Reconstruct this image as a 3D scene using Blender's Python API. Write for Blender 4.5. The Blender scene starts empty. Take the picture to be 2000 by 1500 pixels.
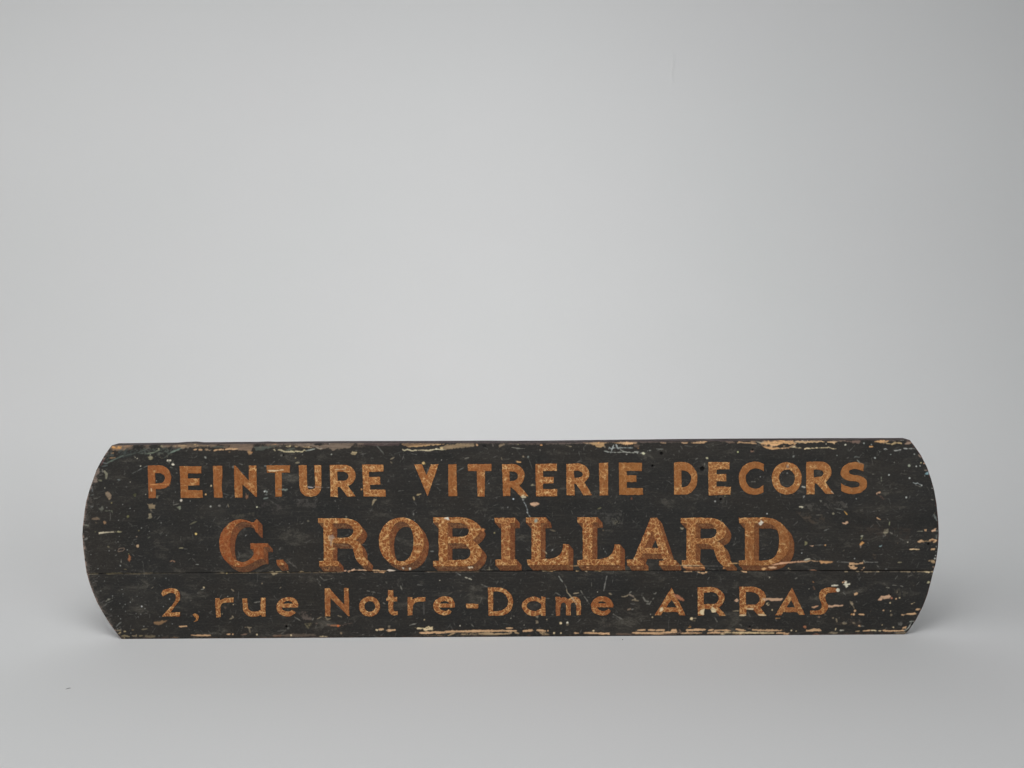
import bpy, math
import numpy as np
from mathutils import Vector, Matrix
from mathutils.geometry import delaunay_2d_cdt

rng = np.random.default_rng(7)
scene = bpy.context.scene

# ------------------------------------------------------------------ camera
FPX = 1570.0                                  # focal length in pixels of a 2000 px wide picture
PITCH, ROLL = math.radians(4.0), math.radians(0.33)
DIST = 1.13                                   # camera to the front of the sign
fwd = np.array([0, math.cos(PITCH), -math.sin(PITCH)])
r0 = np.array([1.0, 0, 0])
u0 = np.array([0, math.sin(PITCH), math.cos(PITCH)])
right = math.cos(ROLL) * r0 - math.sin(ROLL) * u0
up = math.cos(ROLL) * u0 + math.sin(ROLL) * r0


def ray(x, y):
    x = np.asarray(x, float); y = np.asarray(y, float)
    return fwd + right * ((x - 1000) / FPX)[..., None] + up * ((750 - y) / FPX)[..., None]


_d = ray(1000, 1244.0)
CAM = np.array([0, -DIST, -_d[2] / _d[1] * DIST])


def plane(x, y):
    """picture measurement -> (X, Z) in metres on the upright front face of the sign (Y = 0)"""
    d = ray(x, y)
    s = DIST / d[..., 1]
    return CAM[0] + d[..., 0] * s, CAM[2] + d[..., 2] * s


cam_data = bpy.data.cameras.new('camera')
cam_data.sensor_width = 36
cam_data.lens = FPX / 2000 * 36
cam_data.clip_start = 0.05
cam_data.clip_end = 50
cam = bpy.data.objects.new('camera', cam_data)
scene.collection.objects.link(cam)
M = Matrix.Identity(4)
for i in range(3):
    M[i][0], M[i][1], M[i][2], M[i][3] = right[i], up[i], -fwd[i], CAM[i]
cam.matrix_world = M
scene.camera = cam

# ------------------------------------------------------------------ light (a studio: dim room + softboxes)
world = bpy.data.worlds.new('World')
scene.world = world
world.use_nodes = True
world.node_tree.nodes['Background'].inputs[0].default_value = (0.95, 0.98, 1.0, 1)
world.node_tree.nodes['Background'].inputs[1].default_value = 0.005
scene.view_settings.view_transform = 'Standard'
scene.view_settings.look = 'None'
scene.view_settings.exposure = 0
scene.view_settings.gamma = 1


def softbox(name, loc, target, size, power, color, spread=180):
    l = bpy.data.lights.new(name, 'AREA')
    l.shape = 'RECTANGLE'
    l.size, l.size_y = size
    l.energy = power
    l.color = color
    l.spread = math.radians(spread)
    o = bpy.data.objects.new(name, l)
    scene.collection.objects.link(o)
    o.location = loc
    o.rotation_euler = (Vector(target) - Vector(loc)).to_track_quat('-Z', 'Y').to_euler()
    return o


softbox('softbox_left', (-2.4, -0.9, 1.1), (0, 0.3, 0.4), (1.4, 1.2), 19.9, (0.99, 0.995, 0.99))
softbox('softbox_left_front', (-1.7, -2.0, 1.1), (0, 0.3, 0.4), (1.2, 1.2), 2.6, (1.0, 0.995, 0.985))
softbox('softbox_right_front', (1.7, -2.0, 1.1), (0, 0.3, 0.4), (1.2, 1.2), 20.6, (0.97, 0.99, 1.0))
softbox('softbox_overhead', (0, -0.8, 1.6), (0, 0.3, 0.4), (0.8, 0.6), 5.8, (0.985, 0.995, 1.0))
softbox('softbox_low_overhead', (-0.3, -0.8, 1.2), (0, 0.3, 0.4), (0.6, 0.4), 3.8, (0.985, 0.995, 1.0))
softbox('softbox_ceiling', (0, -0.4, 2.4), (0, 0.3, 0.4), (1.5, 1.0), 2.4, (0.98, 0.99, 1.0))
softbox('background_lamp', (-1.1, -0.4, 2.0), (-0.9, 0.8, 0.3), (0.8, 0.5), 0.6, (1.0, 1.0, 0.99), 70)
softbox('background_lamp', (1.3, -1.2, 1.5), (1.0, 0.8, 0.35), (0.6, 0.5), 0.5, (0.98, 1.0, 0.995), 55)
softbox('background_lamp', (0.1, -0.6, 2.0), (0.0, 0.8, 0.35), (0.5, 0.4), 0.6, (1.0, 1.0, 0.99), 55)

# ------------------------------------------------------------------ colour helpers
KL = 0.72                                      # displayed value of a white front face under these lights


def lin(c):
    c = np.asarray(c, float) / 255.0
    return np.where(c <= 0.04045, c / 12.92, ((c + 0.055) / 1.055) ** 2.4)


def alb(c):
    v = lin(c) / KL
    return v * np.minimum(1, 0.86 / np.maximum(v.max(-1, keepdims=True), 1e-6))   # keeps the hue of the palest colours


def tag(o, label=None, cat=None, kind=None, group=None):
    if label: o['label'] = label
    if cat: o['category'] = cat
    if kind: o['kind'] = kind
    if group: o['group'] = group
    return o


# ------------------------------------------------------------------ node helpers
def new_mat(name):
    m = bpy.data.materials.new(name)
    m.use_nodes = True
    nt = m.node_tree
    nt.nodes.clear()
    out = nt.nodes.new('ShaderNodeOutputMaterial')
    b = nt.nodes.new('ShaderNodeBsdfPrincipled')
    nt.links.new(b.outputs[0], out.inputs[0])
    return m, nt, b


def N(nt, typ, **kw):
    n = nt.nodes.new(typ)
    for k, v in kw.items():
        if k in n.inputs:
            if hasattr(v, 'links'):
                nt.links.new(v, n.inputs[k])
            else:
                n.inputs[k].default_value = v
        else:
            setattr(n, k, v)
    return n


def math_(nt, op, a, b=None, c=None, clamp=False):
    n = nt.nodes.new('ShaderNodeMath')
    n.operation = op
    n.use_clamp = clamp
    for i, v in enumerate((a, b, c)):
        if v is None: continue
        if hasattr(v, 'links'): nt.links.new(v, n.inputs[i])
        else: n.inputs[i].default_value = v
    return n.outputs[0]


def mix_(nt, f, a, b, blend='MIX'):
    n = nt.nodes.new('ShaderNodeMix')
    n.data_type = 'RGBA'
    n.blend_type = blend
    for s, v in ((n.inputs[0], f), (n.inputs[6], a), (n.inputs[7], b)):
        if hasattr(v, 'links'): nt.links.new(v, s)
        elif isinstance(v, (int, float)): s.default_value = v
        else: s.default_value = (*[float(q) for q in v[:3]], 1)
    return n.outputs[2]


def step_(nt, v, lo, hi, a=0.0, b=1.0):
    n = nt.nodes.new('ShaderNodeMapRange')
    n.interpolation_type = 'SMOOTHSTEP'
    for i, q in enumerate((v, lo, hi, a, b)):
        if hasattr(q, 'links'): nt.links.new(q, n.inputs[i])
        else: n.inputs[i].default_value = q
    return n.outputs[0]


def noise_(nt, vec, scale, detail=3, rough=0.55, dist=0.0):
    n = nt.nodes.new('ShaderNodeTexNoise')
    nt.links.new(vec, n.inputs['Vector'])
    n.inputs['Scale'].default_value = scale
    n.inputs['Detail'].default_value = detail
    n.inputs['Roughness'].default_value = rough
    n.inputs['Distortion'].default_value = dist
    return n


def mapping_(nt, vec, scale):
    n = nt.nodes.new('ShaderNodeMapping')
    nt.links.new(vec, n.inputs['Vector'])
    n.inputs['Scale'].default_value = scale
    return n.outputs[0]


# ------------------------------------------------------------------ backdrop of white seamless paper
def build_backdrop():
    R, yw = 0.90, 1.00                          # sweep radius, wall distance behind the sign
    prof = [(-2.6, 0.0)]
    for y in np.linspace(-2.2, yw - R, 18): prof.append((y, 0.0))
    for a in np.linspace(0, math.pi / 2, 40)[1:]:
        prof.append((yw - R + R * math.sin(a), R - R * math.cos(a)))
    for z in np.linspace(R, 2.8, 14)[1:]: prof.append((yw, z))
    xs = np.linspace(-2.6, 2.6, 27)
    vs = [(x, y, z) for (y, z) in prof for x in xs]
    n = len(xs)
    fs = [(j * n + i, j * n + i + 1, (j + 1) * n + i + 1, (j + 1) * n + i)
          for j in range(len(prof) - 1) for i in range(n - 1)]
    me = bpy.data.meshes.new('paper_backdrop')
    me.from_pydata(vs, [], fs)
    me.polygons.foreach_set('use_smooth', [True] * len(me.polygons))
    o = bpy.data.objects.new('paper_backdrop', me)
    scene.collection.objects.link(o)
    tag(o, 'white seamless paper sweeping from the floor up behind the sign', 'backdrop', 'structure')
    m, nt, b = new_mat('white_paper')
    tc = N(nt, 'ShaderNodeTexCoord').outputs['Object']
    n1 = noise_(nt, tc, 2.2, 2).outputs[0]
    n2 = noise_(nt, tc, 420, 2).outputs[0]
    c = mix_(nt, n1, (0.765, 0.775, 0.77), (0.79, 0.782, 0.785))
    c = mix_(nt, step_(nt, n2, 0.3, 0.7, 0, 0.05), c, (0.6, 0.6, 0.6))
    nt.links.new(c, b.inputs['Base Color'])
    b.inputs['Roughness'].default_value = 0.85
    b.inputs['Specular IOR Level'].default_value = 0.25
    # fine relief: paper tooth, and one short upright crease high on the wall
    d = ray(1313, 132)
    s = (yw + DIST) / d[1]
    cx, cz = CAM[0] + d[0] * s, CAM[2] + d[2] * s
    sep = N(nt, 'ShaderNodeSeparateXYZ')
    nt.links.new(tc, sep.inputs[0])
    wob = noise_(nt, tc, 12, 2).outputs[0]
    dx = math_(nt, 'SUBTRACT', sep.outputs[0], cx)
    dx = math_(nt, 'ADD', dx, math_(nt, 'MULTIPLY', math_(nt, 'SUBTRACT', wob, 0.5), 0.03))
    dz = math_(nt, 'SUBTRACT', sep.outputs[2], cz)
    lx = step_(nt, math_(nt, 'ABSOLUTE', dx), 0.0, 0.008, 1, 0)
    lz = step_(nt, math_(nt, 'ABSOLUTE', dz), 0.01, 0.055, 1, 0)
    h = math_(nt, 'MULTIPLY', math_(nt, 'MULTIPLY', lx, lz), 0.0011)
    h = math_(nt, 'ADD', h, math_(nt, 'MULTIPLY', n2, 0.00006))
    bp = N(nt, 'ShaderNodeBump')
    bp.inputs['Strength'].default_value = 1.0
    bp.inputs['Distance'].default_value = 1.0
    nt.links.new(h, bp.inputs['Height'])
    nt.links.new(bp.outputs[0], b.inputs['Normal'])
    me.materials.append(m)
    return o


build_backdrop()

# ------------------------------------------------------------------ wear map of the sign (numbers per vertex, no image)
X0, Y0, RW, RH = 140, 840, 1712, 424            # picture window that holds the sign, 1 unit = 0.72 mm


def smooth_noise(h, w, k, passes=2):
    a = rng.standard_normal((h, w))
    for _ in range(passes):
        for ax in (0, 1):
            c = np.cumsum(np.concatenate([a.take(range(-k, 0), axis=ax), a], axis=ax), axis=ax)
            if ax == 0: a = (c[k:] - c[:-k])[:h] / k
            else: a = (c[:, k:] - c[:, :-k])[:, :w] / k
    return (a - a.mean()) / a.std()


J1 = smooth_noise(RH, RW, 2)
J2 = smooth_noise(RH, RW, 4)
J3 = smooth_noise(RH, RW, 9)


class Layer:
    def __init__(self):
        self.rgb = np.zeros((RH, RW, 3)); self.a = np.zeros((RH, RW)); self.h = np.zeros((RH, RW))

    def over(self, sl, col, cov, depth):
        a0 = self.a[sl]
        out = cov + a0 * (1 - cov)
        w = np.where(out > 1e-6, cov / np.maximum(out, 1e-6), 0)[..., None]
        self.rgb[sl] = self.rgb[sl] * (1 - w) + np.asarray(col) * w
        self.a[sl] = out
        self.h[sl] = self.h[sl] * (1 - cov) + depth * cov


board, top = Layer(), Layer()


def window(pts, pad):
    p = np.asarray(pts, float)
    x0 = max(int(p[:, 0].min() - pad - X0), 0); x1 = min(int(p[:, 0].max() + pad - X0) + 2, RW)
    y0 = max(int(p[:, 1].min() - pad - Y0), 0); y1 = min(int(p[:, 1].max() + pad - Y0) + 2, RH)
    if x1 <= x0 or y1 <= y0: return None
    gx, gy = np.meshgrid(np.arange(x0, x1) + X0, np.arange(y0, y1) + Y0)
    return (slice(y0, y1), slice(x0, x1)), gx.astype(float), gy.astype(float)


def seg_dist(gx, gy, a, b):
    ax, ay = a; bx, by = b
    dx, dy = bx - ax, by - ay
    l2 = dx * dx + dy * dy + 1e-9
    t = np.clip(((gx - ax) * dx + (gy - ay) * dy) / l2, 0, 1)
    return np.hypot(gx - ax - t * dx, gy - ay - t * dy), t


def inside_poly(px, py, poly):
    r = np.zeros(px.shape, bool)
    n = len(poly)
    for i in range(n):
        xa, ya = poly[i]; xb, yb = poly[(i + 1) % n]
        if ya == yb: continue
        c = ((ya > py) != (yb > py)) & (px < (xb - xa) * (py - ya) / (yb - ya) + xa)
        r ^= c
    return r


def put(sl, sd, col, a, depth, rag, lay, soft=0.55, brk=0.0):
    sd = sd + J1[sl] * rag * 0.45 + J2[sl] * rag * 0.55
    cov = np.clip(0.5 - sd / (2 * soft), 0, 1) * a
    if brk > 0:
        cov = cov * np.clip(0.5 + (J1[sl] * 0.5 + J2[sl] * 0.6 + J3[sl] * 0.4 - brk) * 0.9, 0, 1)
    col = np.asarray(col, float)
    if col.mean() > 115: col = col * 0.94
    board.over(sl, col, cov, depth)
    if lay: top.over(sl, col, cov, depth)


TILE = (0, 0, 1)


def tile(x0, y0, s=8.0):
    global TILE
    TILE = (x0, y0, s)


def px(pts):
    x0, y0, s = TILE
    return [(x0 + p[0] / s, y0 + p[1] / s) for p in pts]


DEEP, FLAT, PROUD = -0.00035, 0.0, 0.00010
W = (208, 168, 128); P = (204, 165, 134); T = (172, 146, 112); K = (142, 128, 106); G = (112, 109, 101)
C = (222, 200, 160); H = (230, 222, 200); O = (206, 152, 94); B = (116, 96, 82); GR = (84, 89, 81)
O3 = (214, 168, 120); BL = (22, 20, 19)
WOODS = (W, P, O, O3)


def depth_of(col, d):
    if d is not None: return d
    return DEEP if col in WOODS else (DEEP * 0.5 if col in (T, C) else FLAT)


def F(col, pts, a=1.0, lay=False, rag=0.7, d=None, brk=0.0, soft=0.55):
    p = px(pts)
    w = window(p, 3 + soft)
    if w is None: return
    sl, gx, gy = w
    dist = np.full(gx.shape, 1e9)
    for i in range(len(p)):
        q, _ = seg_dist(gx, gy, p[i], p[(i + 1) % len(p)])
        dist = np.minimum(dist, q)
    sd = np.where(inside_poly(gx, gy, p), -dist, dist)
    put(sl, sd, col, a, depth_of(col, d), rag, lay, soft, brk)


def L(col, pts, w=2.0, a=1.0, lay=False, rag=0.45, d=None, brk=0.0, taper=True):
    w *= 0.86
    p = px(pts)
    win = window(p, w + 2)
    if win is None: return
    sl, gx, gy = win
    sd = np.full(gx.shape, 1e9)
    n = len(p) - 1
    for i in range(n):
        q, t = seg_dist(gx, gy, p[i], p[i + 1])
        u = (i + t) / n
        hw = w / 2 * (0.65 + 0.35 * np.minimum(1, 4 * np.minimum(u, 1 - u))) if taper else w / 2
        sd = np.minimum(sd, q - hw)
    put(sl, sd, col, a, depth_of(col, d), rag, lay, 0.5, brk)


def D(col, c, r=1.5, a=1.0, lay=False, rag=0.25, d=None, soft=0.55):
    if r <= 1.3: r *= 0.62
    elif r < 2.1: r *= 0.82
    elif d is None: r *= 0.9
    p = px([c])
    w = window(p, r + 3 + soft)
    if w is None: return
    sl, gx, gy = w
    put(sl, np.hypot(gx - p[0][0], gy - p[0][1]) - r, col, a, depth_of(col, d), rag, lay, soft)


def hole(c, r):
    D(BL, c, r, d=-0.0025, lay=True)


# ---- outline of the sign
LEFT = [(221, 866), (215, 873), (205, 887), (196, 902), (187.5, 918), (180.6, 937.5), (173.7, 957), (167.5, 979),
        (164.6, 996), (161, 1026), (159.8, 1045), (161.2, 1066), (165.2, 1100), (168, 1118), (173, 1137), (180, 1156.5),
        (189.5, 1179), (201, 1199), (213, 1218.5), (224.7, 1234), (233, 1245.5), (238, 1249.2)]
RIGHT = [(1773, 855), (1777.5, 859.5), (1787.5, 872), (1800, 890), (1811.5, 913), (1820, 937), (1826, 960), (1830.3, 985),
         (1833.6, 1018), (1834.6, 1045), (1833, 1070), (1829.8, 1093), (1827.8, 1104), (1824.2, 1115), (1819.5, 1135),
         (1812, 1163), (1803.5, 1185), (1790.5, 1210), (1777.5, 1229), (1772, 1236), (1766, 1240)]
SL = 4.3                                         # front edge lies this far below the back edge of the top
TOP = [(150, 866.5), (222, 865.6), (300, 864.6), (335, 864.2), (352, 862.9), (372, 862.2), (388, 863.6), (450, 863),
       (492, 862.8), (515, 861.9), (530, 862.6), (620, 861.6), (700, 861.2), (850, 860.9), (950, 860.3), (1000, 860.7),
       (1021, 861.9), (1045, 860.6), (1140, 859.4), (1200, 858.7), (1350, 857), (1450, 856.2), (1600, 855.6), (1840, 855)]
JOINT = [(150, 1121), (300, 1120), (545, 1118.4), (860, 1116.4), (1145, 1115.4), (1500, 1115.4), (1850, 1115)]
BOT = [(150, 1249.6), (238, 1249), (600, 1246.6), (1000, 1244), (1400, 1241.6), (1766, 1239.7), (1850, 1239.2)]


def interp(tab, q, inv=False):
    t = np.asarray(tab, float)
    return np.interp(q, t[:, 1], t[:, 0]) if inv else np.interp(q, t[:, 0], t[:, 1])


def xl(y): return interp(LEFT, y, True)
def xr(y): return interp(RIGHT, y, True)
def yt(x): return interp(TOP, x) + SL
def yj(x): return interp(JOINT, x)
def yb(x): return interp(BOT, x)


# ---- marks, measured from the picture tile by tile
# -- bottom line and lower edge
tile(300, 1125)
L(W, [(590, 925), (740, 930), (890, 928)], 3.4); L(W, [(1140, 912), (1195, 908)], 3); D(W, (1238, 912), 1.5); D(C, (1615, 915), 2)
F((126, 99, 72), [(0, 715), (90, 705), (205, 695), (190, 720), (90, 765), (0, 740)]); L(W, [(400, 790), (512, 782)], 3)
L(K, [(1430, 800), (1525, 805)], 2); L(K, [(1490, 810), (1510, 890)], 3, .7); L(B, [(1370, 920), (1460, 905)], 3)
D(C, (785, 180), 2); L(G, [(740, 215), (780, 205)], 1.8); L(K, [(1215, 205), (1255, 235)], 2); L(K, [(1190, 670), (1250, 650), (1225, 625)], 2)
D(C, (1072, 595), 1.3); D(C, (1245, 448), 1); D(H, (250, 360), .9); D(H, (1158, 320), .9); L(G, [(1570, 415), (1665, 400)], 1.6); L(G, [(805, 335), (820, 355)], 1.6)
F(B, [(1080, 470), (1150, 480), (1120, 520)], .5)
F((110, 84, 66), [(1850, 940), (1999, 905), (1999, 950), (1870, 955)], .6)
tile(500, 1125)
hole((475, 796), 2.4); D(G, (500, 815), 2.5, .5)
F((132, 122, 92), [(750, 740), (880, 730), (870, 800), (820, 830), (780, 790)], .6, brk=.1); F((104, 92, 84), [(640, 560), (860, 540), (890, 690), (740, 690)], .55, brk=.3)
L((112, 94, 82), [(930, 740), (1100, 760), (1300, 775), (1500, 740)], 5, .6, brk=.2); L((150, 105, 75), [(1170, 775), (1310, 775)], 4, .6); D((196, 106, 60), (1285, 780), 2.3)
L(K, [(1080, 640), (1120, 680), (1170, 660)], 3, .8); L(K, [(960, 670), (1020, 640)], 2.2, .8); L(K, [(1280, 620), (1335, 640)], 2.5, .8)
F((106, 92, 80), [(260, 930), (560, 905), (900, 900), (950, 935), (560, 955)], .6, brk=-.2); L(C, [(1880, 842), (1905, 842)], 2.3); L(C, [(1920, 834), (1990, 832)], 2.8); D(C, (550, 925), 1.6)
L(G, [(1000, 10), (1070, 70), (1190, 40)], 1.2); L(G, [(950, 45), (1000, 100)], 1.2); L(H, [(1000, 130), (1006, 150)], 1.3); L(G, [(600, 640), (700, 700)], 1.5); L(K, [(370, 195), (395, 170)], 1.8)
L(G, [(330, 860), (470, 850), (400, 900)], 3, .35); D((150, 130, 105), (1330, 895), 2.6, .7); L(G, [(1730, 230), (1860, 260)], 1.4); D(K, (95, 118), 1.4); L(G, [(880, 690), (900, 660)], 1.6); L(C, [(985, 945), (1120, 948)], 1.1)
tile(720, 1125)
L(C, [(115, 842), (145, 845)], 2); L(W, [(160, 832), (230, 830)], 2.6); F(W, [(265, 848), (300, 835), (420, 832), (425, 848), (330, 868)])
F(C, [(725, 808), (860, 805), (930, 785), (1000, 795), (1000, 840), (870, 845), (840, 826), (760, 830)], rag=.9); L(BL, [(880, 815), (940, 812)], 1, .7)
F(W, [(785, 885), (870, 872), (1000, 868), (1140, 868), (1300, 850), (1500, 852), (1700, 842), (1999, 845), (1999, 872), (1750, 876), (1600, 883), (1400, 878), (1200, 893), (1060, 905), (1040, 885), (960, 905), (830, 905)], rag=.5)
L(T, [(1240, 932), (1350, 890)], 3); L(T, [(1400, 910), (1700, 905)], 3, brk=.1); L(T, [(1720, 900), (1999, 905)], 4.2, brk=-.1); L(T, [(790, 930), (1250, 932)], 1.5, .8, brk=.1); L(K, [(1380, 925), (1990, 925)], 1.6, .8, brk=.1)
D(K, (318, 790), 2.5, .7); L(G, [(500, 160), (525, 230)], 2.2); L(G, [(640, 770), (750, 740)], 2.2); D(H, (1428, 775), 1.5); L(H, [(1510, 20), (1560, 38)], 1.3, .7); L(H, [(1575, 42), (1610, 60)], 1.5, .8)
D(C, (870, 685), 1.5, .7); L(G, [(230, 420), (260, 440)], 2); L((98, 96, 92), [(860, 420), (865, 600)], 3, .4); L(G, [(270, 90), (290, 120)], 2, .7); L(G, [(1600, 750), (1640, 790)], 1.5); D(H, (1110, 68), 1.2)
L(G, [(1770, 340), (1740, 420)], 1.6, .7)
tile(940, 1125)
L(W, [(0, 858), (90, 856)], 3.2); L(W, [(100, 858), (330, 856), (550, 858)], 3.6); L(W, [(390, 815), (490, 815)], 2.5); L(T, [(0, 895), (120, 885), (200, 905), (380, 905), (470, 890)], 3.6, brk=-.2)
L(K, [(0, 915), (220, 920)], 2.6, .9, brk=.1); L(T, [(520, 880), (590, 895)], 3); F(W, [(648, 855), (700, 838), (800, 838), (815, 852), (760, 870), (655, 868)]); L(W, [(865, 848), (930, 850), (1000, 858)], 4)
F(T, [(915, 882), (1000, 885), (1065, 915), (1040, 925), (960, 922)]); L(BL, [(960, 900), (1030, 908)], 1, .8); D(W, (1040, 855), 2); D(C, (1138, 892), 2); D(C, (1245, 893), 1.8); L(W, [(1455, 892), (1520, 895)], 3.2)
L(W, [(1605, 890), (1800, 895), (1999, 893)], 3.3); D(C, (1752, 855), 1.8); D(C, (1242, 735), 3, rag=.5); D(H, (1342, 728), 2.4, rag=.5); D(K, (1345, 755), 3, .5)
F(K, [(838, 622), (905, 618), (880, 662)], .75); F(K, [(850, 690), (880, 690), (900, 735), (848, 745)], .7); D(C, (1025, 680), 1.3); D(H, (462, 660), .9); D(H, (672, 768), .9)
L((134, 134, 126), [(1210, 0), (1240, 50), (1270, 95)], 1.8, .9, brk=-.3); L((120, 118, 110), [(1300, 130), (1335, 190)], 1.6, .8); L((176, 160, 132), [(1330, 200), (1345, 260), (1420, 340), (1490, 440)], 1.8, .8, True)
L((126, 124, 118), [(1960, 0), (1935, 120), (1915, 230)], 2.1, .85, brk=-.3); L(G, [(1720, 60), (1725, 200)], 2.4, .5, brk=.2); L(G, [(1555, 230), (1590, 285)], 2.2); L(G, [(1600, 310), (1640, 360), (1690, 435)], 1.3)
L(G, [(1130, 300), (1165, 260), (1240, 305)], 1.5, .8); L(K, [(1440, 275), (1520, 265)], 2.6); L(G, [(1010, 350), (1075, 355)], 1); L(G, [(0, 130), (100, 175)], 1); L(G, [(1095, 600), (1130, 605)], 1.6); L(G, [(490, 620), (520, 630)], 1.4); D(H, (1815, 250), 1)
tile(1130, 1125)
F(W, [(85, 880), (250, 878), (400, 885), (500, 915), (330, 912), (250, 898), (100, 902)]); D(C, (233, 857), 2); L(W, [(925, 847), (1040, 842)], 3.4); L(W, [(1092, 846), (1195, 845)], 3.3); L(W, [(1215, 850), (1340, 845)], 3.9)
F(W, [(825, 890), (850, 875), (1100, 880), (1330, 872), (1440, 868), (1460, 830), (1520, 830), (1540, 880), (1440, 895), (1350, 905), (1250, 918), (1080, 905), (900, 905)], rag=.5)
F(W, [(1595, 885), (1925, 882), (1915, 900), (1760, 900), (1600, 908)]); F(W, [(1690, 832), (1860, 835), (1990, 828), (1980, 850), (1700, 855)]); F(O, [(1715, 800), (1750, 775), (1780, 785), (1750, 805)])
D(C, (1765, 665), 3.1); L(K, [(1790, 662), (1835, 660)], 2.2, .7); L(K, [(1760, 700), (1820, 702)], 1.6, .7); F(B, [(1520, 830), (1600, 830), (1620, 900), (1530, 905)], .8, brk=.1); L(B, [(590, 905), (820, 910)], 4, .6, brk=0); L(B, [(1350, 905), (1520, 910)], 3, .7)
F(K, [(675, 318), (730, 310), (780, 290), (770, 315), (710, 332)]); L((118, 106, 94), [(790, 285), (860, 325)], 4.2); L(K, [(835, 382), (890, 362), (870, 345)], 2.4); L(K, [(880, 380), (940, 388)], 2.2); L(G, [(795, 270), (825, 240)], 2.6)
L(G, [(1010, 330), (1035, 385), (1095, 400)], 3.2); L(G, [(1060, 435), (1105, 435), (1135, 395)], 2.2); L(G, [(1160, 370), (1172, 345)], 2.4); L((126, 108, 92), [(770, 530), (810, 510)], 3.6); L(G, [(830, 522), (862, 515)], 2.4); L(G, [(1165, 275), (1200, 278), (1212, 258)], 2)
L(K, [(480, 272), (512, 290)], 2.4); F((164, 108, 78), [(1480, 285), (1560, 290), (1630, 340), (1655, 380), (1605, 385), (1530, 338)], 1, True)
F(C, [(1275, 510), (1310, 480), (1328, 520), (1300, 548), (1265, 555)], 1, True); F(C, [(1900, 540), (1960, 515), (1960, 600), (1905, 608)], 1, True); D(C, (1155, 645), 1.6)
L((130, 128, 124), [(530, 640), (570, 640), (640, 690)], 2.4, .7, brk=.1); L(G, [(540, 595), (680, 675)], 1.4); F((74, 68, 62), [(330, 640), (520, 620), (500, 800), (340, 810)], .6, brk=.2); L(G, [(830, 860), (880, 790)], 3, .45, brk=.2); D(H, (1125, 600), 1); L(G, [(200, 60), (205, 200)], 3, .4, brk=.3)
tile(1340, 1125)
F(C, [(210, 570), (240, 530), (282, 515), (280, 600), (230, 608)], 1, True); F(C, [(385, 520), (410, 490), (430, 505), (470, 530), (462, 565), (400, 560)], 1, True); F(P, [(745, 385), (790, 355), (830, 380), (790, 408)]); L(BL, [(710, 380), (750, 388)], 1.2)
F(P, [(1185, 345), (1240, 352), (1275, 340), (1320, 348), (1420, 345), (1522, 345), (1495, 385), (1420, 388), (1330, 393), (1300, 372), (1225, 388)], 1, True, rag=.5)
L(C, [(840, 615), (930, 612)], 4, .9, True, brk=-.3); L(C, [(945, 512), (1050, 516)], 2.6, .9, True, brk=-.2); L(C, [(1130, 600), (1245, 615)], 3.2, .9, True, brk=-.2)
L(C, [(1255, 430), (1270, 418), (1292, 420), (1302, 438), (1292, 456), (1270, 458)], 1.1); F(C, [(1248, 440), (1275, 428), (1275, 452)]); D(C, (1345, 530), 1.8); L(K, [(735, 545), (820, 545)], 2.6, .8)
L(W, [(10, 845), (150, 838), (300, 842)], 3.8, rag=.6); L(W, [(348, 850), (430, 838)], 3.6); L(W, [(440, 852), (560, 846), (700, 850)], 2.8, rag=.6); L(W, [(782, 832), (860, 846), (930, 855)], 3.6); L(W, [(1045, 842), (1250, 848), (1400, 852), (1512, 848)], 4.2, rag=.7)
L(W, [(0, 888), (120, 890), (240, 888)], 3.6, rag=.6); L(W, [(335, 892), (460, 886), (590, 888)], 3.9, rag=.6); L(W, [(600, 858), (612, 890)], 2.2); L((206, 180, 138), [(610, 882), (800, 888), (1000, 885), (1180, 892), (1370, 892)], 3.7, rag=.7); L(W, [(1418, 890), (1540, 890)], 4.2); F(W, [(1500, 918), (1560, 895), (1612, 890), (1610, 925)])
hole((993, 798), 1.9); L(B, [(970, 822), (1010, 822)], 2, .7); L(O, [(1400, 660), (1465, 660)], 1.9, .6); L(C, [(540, 905), (595, 910)], 2.4); L(C, [(905, 905), (905, 930)], 1.6); L(T, [(690, 918), (860, 920)], 1.1); D((158, 106, 76), (1860, 796), 3, .9, rag=.5)
F(W, [(1875, 855), (1990, 822), (1999, 860), (1900, 862)]); L(H, [(1285, 10), (1310, 20), (1295, 35)], 1.4, .8); L(G, [(1690, 45), (1730, 30)], 2); D(C, (1645, 850), 1.6); D(C, (1720, 860), 1.4); L(G, [(445, 640), (490, 720)], 1.3); D(H, (1920, 200), 1)
F((96, 84, 76), [(1550, 840), (1700, 860), (1640, 925), (1550, 900)], .6, brk=.2); L(G, [(840, 755), (870, 780)], 2, .6); L(W, [(1965, 490), (1999, 482)], 2)
tile(1560, 1125)
F(W, [(115, 835), (150, 850), (205, 830), (240, 820), (275, 832), (320, 822), (355, 855), (300, 860), (120, 864)], rag=.5); L(H, [(515, 150), (612, 145)], 2.7)
F((242, 234, 208), [(695, 130), (720, 120), (712, 80), (748, 80), (745, 118), (805, 118), (800, 132), (778, 145), (775, 168), (745, 180), (710, 150)], d=PROUD); L((130, 96, 74), [(680, 105), (720, 85)], 2.4); D(W, (686, 100), 1.7); D((242, 236, 214), (612, 218), 3.8, 1, True, d=PROUD)
F(W, [(860, 275), (900, 258), (930, 275), (915, 296), (868, 300)]); F(P, [(1235, 370), (1290, 320), (1330, 308), (1430, 300), (1447, 330), (1400, 348), (1310, 358), (1300, 375), (1245, 382)]); hole((1437, 297), 1.6); D((166, 110, 84), (1452, 345), 2.2)
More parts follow.
